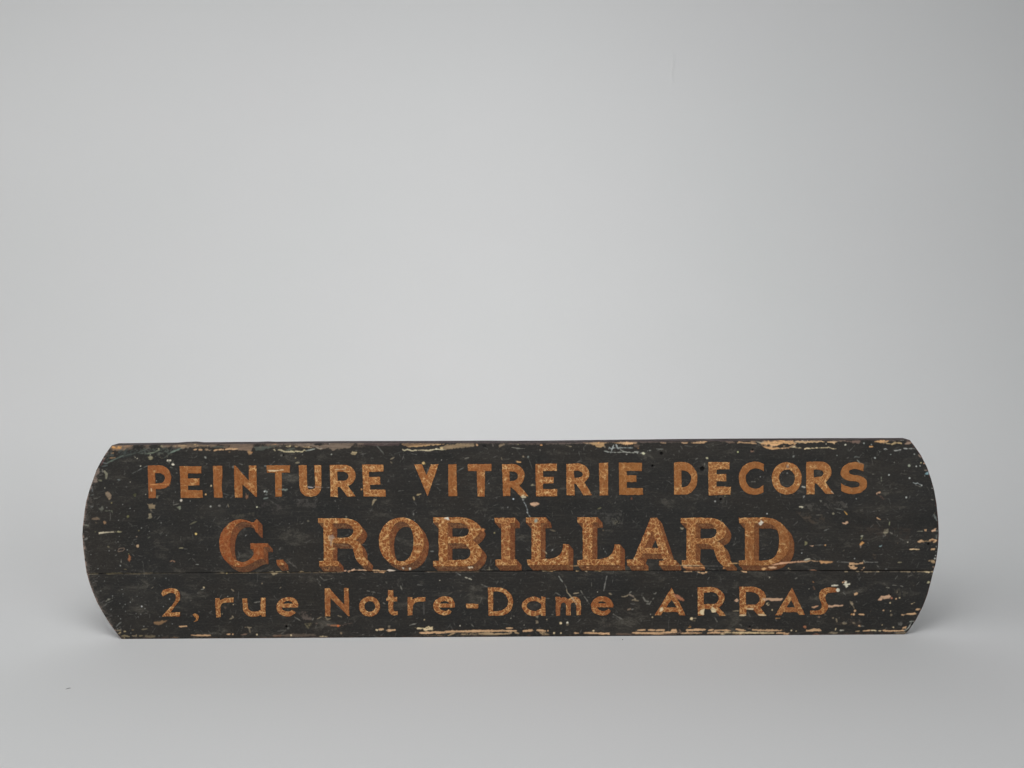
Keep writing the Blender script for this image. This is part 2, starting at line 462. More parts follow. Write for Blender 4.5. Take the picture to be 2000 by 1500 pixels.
D(W, (1520, 358), 2, rag=.5); D(C, (1577, 340), 1.8, rag=.5); F(P, [(445, 445), (510, 462), (545, 458), (580, 450), (650, 455), (695, 445), (695, 465), (640, 480), (560, 475), (540, 488), (465, 485)], 1, False, rag=.5); F((208, 160, 124), [(215, 490), (270, 465), (308, 465), (285, 485), (220, 504)])
F(K, [(800, 393), (832, 405), (850, 445), (830, 452), (805, 415)]); L(K, [(845, 455), (870, 510)], 1.8); D(W, (880, 545), 2.3, rag=.7); D(W, (862, 605), 2.2, rag=.6); D(O, (825, 598), 1.6); L(W, [(940, 598), (1022, 602)], 3.4)
F(W, [(1600, 595), (1640, 602), (1700, 582), (1780, 580), (1810, 565), (1845, 595), (1760, 605), (1680, 602), (1615, 614)], rag=.5); F(W, [(1828, 530), (1855, 500), (1900, 520), (1860, 538)]); F(C, [(1742, 430), (1812, 415), (1772, 447)]); L(H, [(1370, 178), (1420, 187)], 1.9)
L(G, [(1465, 145), (1530, 143)], 1.6); L(G, [(1590, 150), (1625, 165)], 1.3); L(W, [(1010, 855), (1060, 856), (1110, 848)], 3.2); L(C, [(1130, 850), (1180, 850), (1210, 860)], 2.2); L(C, [(1250, 858), (1290, 855)], 2.1); L(W, [(1310, 850), (1360, 856), (1420, 860), (1560, 856), (1652, 850)], 3, rag=.7); L(T, [(890, 865), (950, 860)], 2.2)
F(K, [(468, 890), (520, 868), (620, 880), (570, 915), (510, 905)], .9, brk=-.4); L((200, 195, 178), [(640, 852), (705, 845)], 2.3); F(K, [(675, 735), (710, 715), (750, 735), (722, 758)]); L(K, [(840, 728), (885, 745)], 3); F(W, [(920, 760), (945, 765), (968, 790), (940, 785)]); L(G, [(970, 782), (1018, 785)], 1.7)
L(K, [(590, 670), (595, 715)], 2.6, .8); D(K, (535, 655), 2); D(B, (318, 640), 2.6); D(G, (1580, 745), 4, .6, rag=1); F(C, [(1450, 800), (1485, 785), (1492, 815)]); D(C, (1305, 765), 1.3); F(W, [(1625, 812), (1680, 785), (1678, 822)]); L((150, 152, 142), [(1735, 715), (1800, 708)], 2)
L((158, 160, 152), [(1760, 730), (1720, 800), (1690, 835)], 2.2, brk=-.1); L((150, 152, 142), [(1690, 835), (1650, 850)], 2.4, .8); F(K, [(1520, 890), (1600, 880), (1690, 875), (1665, 912), (1530, 912)], .85, brk=-.4); L((190, 124, 90), [(220, 925), (260, 910), (320, 915)], 3); D(K, (1445, 610), 2.5, .7)
L(K, [(1540, 225), (1535, 265)], 1.8); D(W, (1322, 537), 1.7, rag=.5); D(C, (1430, 420), 1.8); D(C, (1435, 547), 1.2); L(G, [(690, 255), (740, 300)], 1.4); L((150, 108, 70), [(215, 80), (235, 100)], 2, .8); L((96, 74, 60), [(225, 165), (250, 210)], 4, .7); F((72, 68, 60), [(1480, 180), (1720, 200), (1700, 330), (1500, 320)], .6, brk=.1)
L(C, [(580, 820), (570, 850)], 2.6, .8); L(G, [(280, 700), (340, 720)], 2.4, .6); F((72, 62, 54), [(500, 630), (980, 680), (1000, 790), (560, 760)], .5, brk=.2)
# -- upper edge
tile(200, 850)
F((140, 113, 90), [(128, 160), (300, 140), (500, 145), (430, 185), (370, 215), (330, 238), (170, 235), (130, 205)], .9, rag=.9); F((214, 158, 98), [(125, 180), (170, 163), (290, 165), (302, 200), (270, 215), (160, 213)])
F(GR, [(60, 300), (150, 240), (500, 190), (760, 190), (1200, 190), (1260, 200), (1000, 320), (560, 300), (300, 330), (60, 430)], .75, brk=.3); F((54, 60, 60), [(60, 300), (150, 240), (500, 200), (700, 250), (560, 300), (60, 430)], .5, brk=.1)
L((98, 108, 98), [(80, 430), (200, 375), (320, 320)], 2.6, .8); L((116, 128, 116), [(1065, 272), (1240, 202)], 3.2); L(GR, [(560, 270), (700, 215)], 2.2, .8); L((110, 116, 100), [(700, 290), (800, 270), (900, 230)], 2.2, .8); L(GR, [(320, 330), (560, 270)], 2, .5); L(GR, [(960, 360), (1070, 272)], 2, .5)
F((150, 127, 102), [(880, 165), (1000, 158), (1100, 165), (1250, 150), (1550, 150), (1500, 180), (1290, 190), (1240, 210), (1180, 180), (1000, 182), (930, 190)], .85, rag=1); F((140, 132, 108), [(880, 160), (1010, 165), (940, 195)], .9); L((204, 174, 126), [(1310, 135), (1440, 138), (1560, 140)], 1.8); L((170, 145, 112), [(1100, 165), (1750, 165)], 2.6, .9, brk=-.1)
F((134, 126, 98), [(710, 330), (790, 345), (790, 370), (730, 385)], .8, brk=0); D((150, 144, 120), (880, 215), 2); F((104, 98, 84), [(860, 280), (1100, 300), (960, 390), (880, 350)], .5, brk=.2)
L(W, [(1420, 228), (1470, 220)], 2.5); L(W, [(1510, 225), (1560, 230)], 3); L(W, [(1610, 222), (1680, 236)], 2.4); F(W, [(1735, 240), (1770, 218), (1890, 218), (1895, 230), (1800, 236), (1750, 248)]); L(W, [(1925, 222), (1999, 208)], 4)
D(H, (1020, 398), 1.9); D(H, (1060, 395), 2.1); F(H, [(1078, 455), (1110, 438), (1130, 460), (1095, 476)]); L((150, 150, 144), [(1600, 335), (1620, 360)], 2); L((150, 120, 90), [(120, 358), (200, 352)], 2.2); L((150, 120, 90), [(130, 282), (170, 280)], 1.8); D(H, (545, 362), 1); D(H, (748, 303), 1); L(H, [(495, 325), (515, 350)], 1); D(H, (597, 482), 1)
F((118, 104, 90), [(1560, 145), (1999, 160), (1999, 205), (1700, 190)], .75, brk=.1); L(GR, [(1720, 185), (1900, 180)], 3, .6); F((118, 98, 84), [(500, 140), (860, 140), (700, 170), (560, 175)], .7, brk=.1); L(G, [(1700, 230), (1640, 232)], 1.5)
tile(450, 850)
F((126, 106, 90), [(0, 130), (120, 120), (350, 140), (340, 240), (310, 300), (275, 300), (270, 240), (120, 240), (0, 200)], .85, rag=1, brk=-.5); L((186, 138, 90), [(285, 270), (335, 265)], 4, .7); L((170, 126, 86), [(295, 240), (290, 310)], 3.4, .6); L(W, [(0, 215), (110, 215)], 3)
F((124, 108, 94), [(1000, 130), (1250, 115), (1300, 150), (1420, 160), (1500, 140), (1850, 132), (1925, 140), (1870, 200), (1740, 215), (1650, 215), (1600, 242), (1560, 205), (1430, 200), (1380, 190), (1200, 175), (1060, 170)], .88, rag=1, brk=-.5)
L((205, 192, 156), [(680, 222), (700, 242)], 2); L((205, 192, 156), [(740, 230), (800, 235), (840, 255), (920, 258), (1000, 266)], 2.1); L((205, 192, 156), [(1010, 250), (1130, 258), (1150, 230), (1180, 245)], 2.4); F((205, 188, 144), [(825, 178), (900, 165), (945, 152), (942, 185)]); L((200, 190, 150), [(940, 245), (985, 255)], 2.4)
L((156, 160, 150), [(1185, 242), (1320, 215)], 3.2); L(GR, [(870, 235), (1000, 205)], 4.2, .7); L((206, 150, 96), [(650, 145), (712, 143)], 2.2); L((196, 168, 130), [(1130, 182), (1270, 190)], 2.1, .9, brk=-.2); L((196, 170, 130), [(1010, 172), (1060, 178)], 1.8)
F(GR, [(370, 190), (700, 150), (740, 170), (500, 230), (400, 242)], .7, brk=.0); hole((826, 316), 1.9); D(G, (800, 315), 2.6, .5); F((158, 140, 108), [(1875, 285), (1910, 258), (1985, 268), (1950, 305), (1890, 305)], .95); L((196, 180, 140), [(1905, 262), (1980, 268)], 1.2)
L((172, 160, 130), [(1020, 430), (1072, 430)], 2.3); D((160, 146, 116), (1018, 355), 1.8); L(K, [(1340, 190), (1410, 215)], 3); D((196, 188, 180), (1550, 130), 2.6, rag=.6); D((180, 150, 126), (1830, 112), 1.6); D((170, 170, 160), (1578, 300), 1.4); L(G, [(770, 170), (800, 185)], 1.8); L(BL, [(1320, 330), (1345, 350)], 1); D(G, (1125, 305), 1.3); L((150, 140, 128), [(1340, 195), (1420, 212)], 1.5)
tile(700, 850)
L((104, 104, 98), [(285, 165), (340, 220), (400, 300)], 2.2, .9); F((152, 124, 94), [(665, 140), (760, 125), (1100, 130), (1340, 135), (1340, 150), (1100, 160), (900, 182), (785, 186)]); L((196, 160, 114), [(800, 178), (1000, 165), (1340, 140)], 1.6); L((110, 84, 62), [(700, 150), (1050, 152)], 1.1)
L((212, 198, 164), [(690, 222), (720, 238), (770, 222), (860, 248)], 2.1); L((212, 198, 164), [(870, 235), (1000, 232), (1100, 240), (1210, 218), (1360, 228)], 1.9); D((216, 206, 176), (1212, 216), 1.7)
F((132, 114, 90), [(1280, 190), (1350, 150), (1600, 130), (1800, 122), (1822, 175), (1650, 195), (1450, 215), (1360, 228)], .95, rag=.9); L((160, 134, 100), [(1380, 190), (1760, 150)], 1.4, .8, brk=0); F((208, 184, 138), [(1258, 180), (1310, 185), (1330, 222), (1290, 215)]); D((200, 160, 122), (1855, 153), 2.3, rag=.6)
D((214, 178, 116), (1018, 436), 2.7); L(K, [(510, 375), (560, 345)], 1.8, .9); L(K, [(500, 410), (530, 440)], 2, .5); F((26, 25, 24), [(1930, 150), (1999, 150), (1999, 195), (1940, 195)]); L(G, [(1660, 365), (1720, 350)], 2.6, .6); D((165, 160, 150), (1298, 388), 1.1); F((80, 66, 64), [(0, 110), (640, 110), (640, 160), (300, 170), (0, 150)], .7, brk=-.2); L((150, 146, 140), [(690, 375), (715, 295)], 1.2, .4); L((90, 82, 78), [(860, 255), (1300, 260)], 1, .5)
tile(950, 850)
L((110, 96, 88), [(250, 135), (850, 140), (1250, 132), (1500, 125)], 1.2, .9, brk=-.4); F((140, 122, 98), [(190, 152), (270, 125), (285, 150), (200, 186)], .85); F((206, 152, 102), [(838, 140), (870, 140), (875, 160), (845, 162)]); D(W, (1520, 105), 2.3, rag=.6); L((196, 160, 122), [(1530, 120), (1620, 128), (1800, 120), (1999, 115)], 2.1, rag=.7)
F((180, 146, 106), [(1620, 112), (1740, 100), (1840, 115), (1842, 172), (1790, 196), (1720, 185), (1660, 145)]); L((150, 116, 82), [(1660, 145), (1820, 180)], 1.1, .8); F((216, 166, 108), [(1710, 105), (1790, 97), (1832, 120), (1740, 130)]); L(G, [(400, 190), (480, 204), (600, 212)], 1.5); D((132, 120, 100), (582, 336), 2.6, .9, rag=.6); D((120, 124, 118), (655, 340), 2, .9, rag=.6)
F((212, 162, 106), [(484, 405), (530, 415), (534, 430), (490, 427)]); L(K, [(1250, 160), (1330, 178)], 2.2, .8, brk=0); L((108, 100, 92), [(95, 140), (110, 175)], 2.2, .8); D((170, 160, 120), (495, 145), 1.3); L(G, [(1520, 190), (1525, 235)], 1.6, .7); L(G, [(836, 220), (842, 250)], 1.5); D(G, (405, 292), 1); L(K, [(235, 350), (245, 385)], 2, .6); L(K, [(1840, 160), (1850, 190)], 2, .9)
L((150, 156, 153), [(1920, 190), (1945, 212), (1988, 200)], 1.9); L((160, 164, 160), [(1990, 150), (1965, 215), (1943, 278)], 2.4); L((166, 168, 160), [(1835, 245), (1900, 262), (1999, 267)], 1.8, brk=-.4); D((160, 160, 150), (1912, 212), 1.2)
tile(1200, 850)
L((156, 160, 157), [(25, 145), (60, 212)], 3.2); L((150, 154, 150), [(0, 200), (140, 196), (290, 198)], 1.7, .9); L((156, 156, 146), [(0, 270), (130, 262), (180, 262), (300, 275)], 1.7, brk=-.4); L((156, 156, 146), [(90, 225), (180, 270)], 1.5); L((150, 150, 142), [(315, 262), (385, 262)], 1.5); L((150, 150, 142), [(355, 262), (360, 285)], 1.2); L((150, 150, 142), [(400, 282), (430, 280)], 1.6)
D((206, 202, 172), (455, 284), 2.9, rag=.6); D((150, 148, 140), (190, 300), 1.8); L((150, 150, 142), [(520, 245), (570, 236)], 1.6); L((140, 140, 132), [(660, 213), (770, 218)], 1.6); L((150, 150, 142), [(205, 165), (208, 196)], 1.4)
F((214, 172, 128), [(0, 115), (150, 100), (330, 108), (372, 118), (290, 135), (200, 150), (150, 146), (100, 130), (0, 125)], rag=.9); F(B, [(300, 140), (400, 150), (380, 200), (310, 180)], .5, brk=0); L(O, [(365, 208), (385, 205)], 1.5)
L(W, [(720, 115), (800, 119)], 2.4); L(W, [(1050, 115), (1095, 122), (1145, 116)], 2.6); F(W, [(1195, 120), (1260, 112), (1320, 98), (1420, 108), (1400, 132), (1250, 130)]); L(W, [(1320, 108), (1452, 100)], 1.7); F(B, [(1720, 98), (1850, 100), (1920, 118), (1800, 128)], .8, brk=-.2); F(W, [(1915, 120), (1940, 102), (1999, 104), (1999, 124)])
hole((735, 288), 3); hole((597, 482), 2.4); D((196, 200, 150), (1928, 262), 1.9); F((190, 184, 150), [(1425, 348), (1450, 350), (1465, 372), (1440, 368)]); L((96, 84, 78), [(350, 115), (700, 112), (1050, 112)], 1.1, .8); L((90, 88, 82), [(1100, 160), (1220, 185)], 1.6, .6)
tile(1300, 880)
hole((575, 286), 4.4); hole((868, 762), 2.6); L((80, 80, 76), [(900, 740), (920, 800), (860, 815)], 1.2, .7); D((160, 160, 156), (775, 794), 1.7); L(G, [(612, 200), (604, 250)], 1.2); L((84, 82, 78), [(560, 730), (600, 765), (660, 740)], 1.3, .7); D((180, 170, 120), (928, 712), 1); D((190, 190, 186), (1480, 410), 1.1, rag=.4); D((150, 150, 146), (1585, 988), 1.2)
L(G, [(1340, 485), (1400, 485)], 1.2, .8); L(G, [(605, 880), (650, 940)], 2, .5, brk=.2)
tile(1450, 850)
F(O3, [(270, 115), (340, 88), (380, 65), (600, 60), (790, 70), (800, 95), (830, 128), (740, 140), (690, 132), (640, 125), (570, 150), (540, 168), (400, 150), (300, 142)], rag=.8); L((150, 108, 74), [(380, 92), (480, 88), (640, 108)], 1.1, .9); L((130, 96, 70), [(390, 120), (560, 130)], 1.1, .8); L((176, 126, 84), [(560, 80), (760, 92)], 1, .7)
L((170, 160, 140), [(215, 95), (280, 120), (330, 105)], 2, .9); F(O3, [(290, 158), (380, 180), (480, 192), (580, 195), (586, 216), (450, 222), (380, 208)], rag=.5); L(W, [(580, 208), (650, 200), (720, 195), (820, 145)], 1.8); L(W, [(300, 150), (400, 168)], 1.5); L(W, [(420, 170), (510, 165)], 1.8); F(C, [(758, 188), (820, 168), (828, 192)]); L((90, 60, 44), [(300, 165), (430, 178)], 1, .7)
L(C, [(830, 196), (920, 200)], 1.3); L(C, [(972, 214), (1010, 202), (1055, 208)], 2.4); L(C, [(1080, 200), (1130, 206)], 1.3); L(C, [(1140, 200), (1175, 198)], 1.8); L(C, [(1188, 198), (1335, 194)], 1.4); L(C, [(1340, 182), (1400, 212), (1467, 212)], 2)
L(W, [(0, 115), (120, 120), (212, 130)], 2.4); L(W, [(120, 100), (210, 100)], 1.5); F((206, 172, 132), [(800, 97), (900, 88), (1000, 92), (1090, 80), (1230, 78), (1272, 98), (1360, 98), (1440, 84), (1482, 105), (1430, 126), (1340, 115), (1250, 108), (1040, 115), (990, 126), (900, 115), (820, 125)], rag=.9); L((190, 184, 170), [(930, 80), (1050, 78)], 1.8, .8)
F((112, 92, 82), [(1610, 92), (1720, 84), (1800, 75), (1850, 90), (1820, 130), (1740, 122), (1680, 112)], .9, rag=.9); L((150, 130, 112), [(1480, 90), (1610, 85)], 2.2, .8, brk=0); D((208, 204, 184), (1610, 150), 1.8, rag=.5); hole((163, 230), 1.9); F((124, 98, 82), [(135, 246), (185, 240), (182, 262), (140, 264)]); D((104, 104, 100), (798, 332), 2.2, .8, rag=.8); L(G, [(795, 250), (790, 288)], 1.8, .6)
L(W, [(640, 170), (670, 165)], 1.6); D((200, 190, 170), (1308, 136), 1.5); D(W, (1990, 178), 1.5); L(G, [(780, 100), (900, 128)], 1)
tile(1600, 850)
F(O3, [(870, 98), (950, 78), (970, 62), (1080, 60), (1096, 90), (1060, 105), (980, 122), (920, 112)], rag=.9); F((190, 164, 122), [(1035, 122), (1130, 130), (1180, 105), (1280, 115), (1292, 136), (1200, 130), (1145, 150)]); F((150, 126, 108), [(1320, 142), (1400, 100), (1455, 92), (1460, 118), (1390, 142)], .95); D((140, 112, 104), (1410, 70), 3, .8, rag=1)
L((150, 146, 136), [(1228, 78), (1325, 72)], 1.7); L((130, 116, 108), [(1090, 80), (1200, 88)], 1.7); L((150, 150, 144), [(1010, 218), (1040, 212), (1075, 226)], 1.3); L((170, 170, 164), [(1170, 240), (1225, 236), (1280, 225)], 1.5); L((170, 170, 164), [(1325, 206), (1380, 211)], 1.7); L((150, 150, 144), [(1400, 208), (1530, 213)], 1.3); L(O, [(788, 178), (842, 178)], 2.2); F((100, 76, 70), [(1465, 185), (1500, 160), (1505, 180)], .9)
for c in ((700, 125), (815, 145), (945, 260), (1115, 298), (872, 355), (1175, 425), (278, 315), (1485, 295)): D((156, 160, 154), c, 1.35, .9, rag=.5)
D((160, 164, 146), (1405, 475), 2.7)
L((120, 124, 120), [(545, 355), (560, 335), (620, 345)], 1.2, .7); L((140, 140, 132), [(590, 385), (630, 425)], 1.5, .9)
# -- right end
tile(1640, 860, 10)
for c, r in (((965, 676), 1.7), ((1365, 737), 1.8), ((1300, 1118), 1.7), ((1600, 880), 1.4), ((1495, 508), 1.5), ((1570, 500), 1.2), ((1660, 692), 1.3), ((1815, 870), 1.1), ((1812, 935), 1.1), ((325, 1140), 1)): D((192, 194, 188), c, r, rag=.4)
D((180, 170, 130), (1588, 435), 1.5); D((190, 150, 120), (1650, 455), 1.9, rag=.6); L((150, 132, 116), [(1545, 285), (1580, 330)], 1.5, .9); F((172, 150, 134), [(1655, 582), (1722, 560), (1715, 590), (1670, 595)]); F((130, 164, 172), [(1685, 625), (1742, 612), (1742, 650), (1710, 668), (1660, 660)], .95, brk=-.4); D((170, 190, 190), (1712, 645), 1.2)
L((172, 178, 176), [(1435, 825), (1480, 845), (1520, 835), (1575, 862)], 2.1); L(G, [(1480, 870), (1540, 890), (1595, 912)], 1.1); L((120, 124, 110), [(815, 720), (812, 760), (820, 798)], 1.5, .9); F(P, [(705, 1032), (735, 1010), (790, 1012), (788, 1046), (752, 1034), (730, 1058)]); L((104, 78, 66), [(720, 1080), (790, 1090), (860, 1150)], 4, .55, brk=.1); D((100, 60, 44), (745, 1045), 1.3)
L(G, [(1790, 1150), (1830, 1165)], 1.6); L((96, 88, 84), [(1760, 980), (1830, 1100)], 5, .5, brk=.3); L(G, [(630, 665), (680, 655)], 1.4, .7); D(G, (1070, 430), 1.5, .8); L((78, 72, 66), [(560, 790), (1750, 795)], 1, .6, brk=.1); L((78, 72, 66), [(1050, 580), (1600, 620)], 1, .6, brk=.2)
tile(1640, 985, 10)
F(P, [(28, 345), (65, 352), (88, 366), (108, 360), (118, 340), (150, 333), (164, 360), (120, 395), (60, 382)]); L((188, 150, 86), [(88, 138), (140, 196)], 1.9); F(W, [(730, 262), (760, 275), (795, 297), (745, 287)]); L((130, 130, 104), [(975, 345), (968, 402)], 1.7); L(G, [(935, 280), (935, 300)], 1.3)
F((134, 126, 106), [(850, 545), (868, 495), (900, 482), (940, 488), (955, 530), (940, 560), (900, 570), (812, 562), (815, 546)]); L((70, 64, 56), [(900, 525), (940, 522)], 1, .7); F(W, [(1638, 482), (1700, 490), (1692, 525), (1655, 505)]); L((130, 126, 112), [(1510, 532), (1560, 525), (1612, 526)], 1.7, .9); F(P, [(1780, 512), (1830, 488), (1882, 472), (1875, 522), (1800, 527)])
F((124, 130, 126), [(1880, 470), (1930, 500), (1928, 640), (1882, 690), (1868, 560)], .75, brk=.1); F(W, [(1520, 727), (1590, 700), (1650, 715), (1642, 737), (1540, 740)]); L((190, 160, 120), [(1660, 720), (1752, 718)], 1.8); L(W, [(1765, 728), (1760, 700), (1810, 685), (1885, 702), (1870, 735), (1830, 742)], 2.3, rag=.6); L((104, 70, 46), [(1785, 712), (1840, 706)], 1.3, .9)
hole((1735, 778), 2.2); F((222, 190, 148), [(1368, 880), (1440, 862), (1470, 872), (1575, 875), (1542, 893), (1460, 882), (1382, 890)], rag=.5); F(W, [(1765, 875), (1812, 852), (1882, 860), (1842, 890), (1790, 900)]); F(O, [(400, 785), (412, 745), (442, 722), (500, 750), (472, 772), (410, 797)]); L((150, 134, 122), [(405, 800), (410, 850)], 2.5, .5)
L((160, 158, 140), [(420, 620), (455, 612)], 3.4, .9); L((140, 136, 100), [(440, 640), (415, 690)], 1.8, .7); D(H, (1328, 740), 1.5); L((130, 150, 150), [(780, 820), (810, 815), (830, 785)], 1.9); L((150, 150, 146), [(1885, 815), (1895, 840)], 2)
for c in ((1885, 925), (1870, 1000), (1860, 1060)): D((190, 190, 184), c, 1.5, rag=.5)
F((176, 148, 112), [(1705, 1105), (1830, 1088), (1882, 1130), (1850, 1148), (1810, 1145), (1770, 1118)], .95); L((150, 140, 112), [(1140, 1136), (1210, 1130)], 2.2, .9); F((176, 146, 130), [(1812, 1222), (1872, 1210), (1862, 1248)], .9); L((116, 120, 116), [(1840, 195), (1860, 240), (1900, 318)], 3.4, .75, brk=-.1); D((150, 136, 120), (895, 600), 1.3); L(G, [(980, 545), (1030, 575)], 1.6); L(G, [(1370, 640), (1450, 610)], 2.4, .5, brk=.2)
F((58, 50, 44), [(650, 380), (1400, 470), (1350, 700), (900, 640), (300, 560)], .5, brk=.2); L((80, 70, 60), [(700, 488), (1450, 490)], 1.1, .6, brk=.1); F((108, 90, 74), [(650, 960), (720, 1000), (690, 1090), (640, 1010)], .4, brk=.3); D((200, 200, 196), (290, 1060), 1.2, .8)
tile(1640, 1085, 10)
F(W, [(188, 142), (230, 132), (290, 140), (350, 152), (460, 133), (462, 166), (380, 168), (300, 180), (200, 186)]); L((150, 116, 84), [(240, 150), (330, 165)], 1, .6); F(W, [(172, 205), (230, 188), (290, 200), (292, 222), (270, 232), (350, 235), (312, 266), (260, 272), (210, 242)]); hole((230, 203), 1.9); F(W, [(455, 252), (485, 220), (502, 256)]); L((180, 150, 120), [(420, 302), (448, 278)], 2.6)
L((176, 156, 126), [(468, 318), (560, 316), (690, 318)], 1.1, .7, brk=0); L((176, 156, 126), [(722, 316), (772, 315)], 2.2); L((176, 156, 126), [(330, 310), (375, 312)], 2.1); L((176, 156, 126), [(100, 318), (160, 316)], 1.7, .9); L((150, 140, 124), [(800, 318), (1180, 315)], 1, .8, brk=.1); L((176, 156, 126), [(1180, 318), (1290, 316), (1385, 318)], 1.4, .8, brk=-.1); L((176, 156, 126), [(1400, 316), (1700, 316)], 1.1, .7, brk=0); F(C, [(1655, 312), (1832, 312), (1745, 340)]); D((190, 170, 150), (1790, 365), .9)
L(G, [(0, 128), (180, 132)], 1.2, .9); L((124, 122, 116), [(495, 130), (620, 132), (745, 132)], 1.4, .9); L(BL, [(0, 138), (180, 140)], 1, .7, d=DEEP); F((174, 166, 134), [(1703, 542), (1730, 500), (1760, 515), (1732, 547)]); L((140, 136, 122), [(470, 95), (490, 135)], 1.6, .8); L(BL, [(80, 300), (1830, 300)], 1.3, .9, d=-.001); L((90, 88, 84), [(1330, 420), (1400, 380)], 2, .6); L(G, [(720, 190), (760, 215)], 1.8); L((140, 140, 136), [(900, 265), (920, 266)], 1.7, .8); L((96, 90, 82), [(1340, 400), (1410, 385)], 2, .6)
tile(1540, 985, 10.71)
F((208, 158, 110), [(630, 1180), (750, 1190), (940, 1195), (905, 1225), (690, 1232)]); L((182, 174, 154), [(335, 1168), (390, 1150), (440, 1140), (470, 1155)], 3.2); L(W, [(300, 1200), (400, 1195), (470, 1172), (540, 1190), (640, 1192)], 2, brk=-.4); L((120, 118, 112), [(1020, 1205), (1270, 1218)], 1.4, .9); F(P, [(450, 865), (525, 862), (500, 892)]); F((208, 160, 110), [(735, 850), (780, 850), (770, 872)])
F((138, 132, 96), [(342, 768), (395, 795), (405, 850), (340, 855)], .8, brk=-.2); D((210, 212, 210), (278, 1018), 1.3); L((196, 146, 116), [(460, 1385), (520, 1378), (580, 1384)], 2.2); L((130, 130, 124), [(750, 550), (850, 512)], 2.2, .6); L((110, 106, 96), [(590, 222), (705, 222)], 1.8, .6); F((118, 118, 104), [(905, 195), (940, 175), (975, 200), (940, 222)], .7, brk=0); F((200, 196, 176), [(230, 48), (275, 40), (300, 65), (275, 75)])
L(BL, [(60, 1395), (560, 1395)], 1.2, .8, d=-.001, brk=0); L(BL, [(700, 1392), (1250, 1392)], 1.5, .9, d=-.001, brk=-.1); F((76, 66, 56), [(150, 150), (700, 200), (850, 400), (420, 420)], .6, brk=.2); L((110, 108, 100), [(1060, 95), (1145, 120)], 1.3, .8); L((100, 98, 90), [(1020, 165), (1090, 190)], 1.1, .8); L(G, [(550, 855), (740, 852)], 1, .6); L((140, 120, 96), [(20, 1340), (40, 1370)], 2, .7)
# -- middle line
tile(1320, 1000)
F((216, 166, 130), [(1500, 820), (1640, 788), (1800, 776), (1999, 764), (1999, 782), (1750, 800), (1620, 818), (1520, 832)], 1, True, rag=.4); F((220, 170, 116), [(1342, 885), (1385, 865), (1420, 880), (1370, 916)], .9, True); F((214, 172, 134), [(1455, 862), (1520, 848), (1572, 870), (1510, 882)], 1, True)
F((236, 226, 206), [(1283, 172), (1318, 155), (1322, 118), (1345, 140), (1370, 160), (1330, 206), (1312, 208)], 1, True, rag=.3, d=PROUD); L(W, [(1020, 918), (1060, 932), (1105, 940)], 2.6); L(W, [(130, 930), (250, 930)], 1.9); F(W, [(320, 930), (400, 940), (500, 935), (430, 972), (380, 955)]); L((206, 164, 114), [(820, 805), (985, 800)], 1.8, .9, True)
F((150, 140, 116), [(68, 240), (120, 255), (100, 280), (80, 262)], .95); F((140, 132, 108), [(680, 150), (710, 120), (720, 112), (705, 150)], .8, True); L((204, 168, 120), [(0, 832), (330, 838), (460, 842)], 1, .7, True); L((212, 152, 100), [(120, 862), (260, 872), (430, 868), (450, 880)], 2.4, .95, True); L(C, [(100, 838), (380, 836)], 1.7, .85, True, brk=-.2); L((124, 118, 110), [(460, 842), (820, 846)], 1, .8); D((214, 150, 92), (750, 876), 2, .95, True)
L((110, 106, 100), [(500, 880), (640, 910)], 5, .45, brk=.3); L(G, [(540, 790), (560, 830)], 2, .6, brk=.1); L((130, 128, 124), [(1470, 500), (1500, 450)], 1.4, .5); D((214, 216, 214), (1968, 640), 1.2); D(H, (1428, 25), 1.2); D((190, 170, 130), (1760, 880), 1.4); D((226, 220, 204), (486, 256), 1.1)
tile(1020, 1000)
D((152, 158, 142), (212, 135), 3.9, .9, True, rag=.8); L(C, [(310, 920), (372, 920)], 2); F((214, 176, 128), [(385, 920), (480, 915), (520, 900), (545, 915), (470, 926)]); F((212, 180, 136), [(832, 905), (900, 922), (842, 930)]); L((214, 180, 130), [(1130, 914), (1200, 920), (1245, 915)], 2.4); F((226, 190, 134), [(335, 740), (375, 735), (380, 758), (350, 764)], .9, True); D((224, 186, 130), (515, 788), 1.9, .8, True)
L((216, 160, 110), [(1008, 862), (1046, 870)], 2.2, .95, True); L((150, 152, 148), [(80, 0), (110, 65)], 1.6, .9, brk=0); F((110, 106, 90), [(1380, 100), (1500, 90), (1530, 170), (1440, 220)], .7, brk=.2); F((150, 140, 112), [(1440, 160), (1515, 130), (1520, 170), (1445, 190)], .6, brk=.1); L((200, 160, 110), [(740, 842), (960, 842)], 1, .6, True, brk=-.2); F((74, 72, 68), [(1220, 20), (1600, 10), (1560, 260), (1300, 200)], .6, brk=.3)
D(H, (474, 594), 1.1); L((130, 132, 128), [(1290, 610), (1325, 665)], 2.2, .6, brk=0); L((124, 112, 92), [(430, 275), (515, 300)], 2.6, .6, brk=0); L(C, [(350, 610), (385, 655)], 1.7, .9, True); D(W, (1500, 862), 1.6, .8, True); L((220, 170, 120), [(1790, 865), (1825, 875)], 2, .9, True); L((210, 190, 160), [(990, 925), (1010, 932)], 1.6); L((110, 110, 106), [(1540, 440), (1750, 420)], 1.2, .5, brk=.1); D((140, 122, 96), (1265, 285), 1.8, .6); D((230, 230, 226), (1272, 573), .9)
tile(830, 1000)
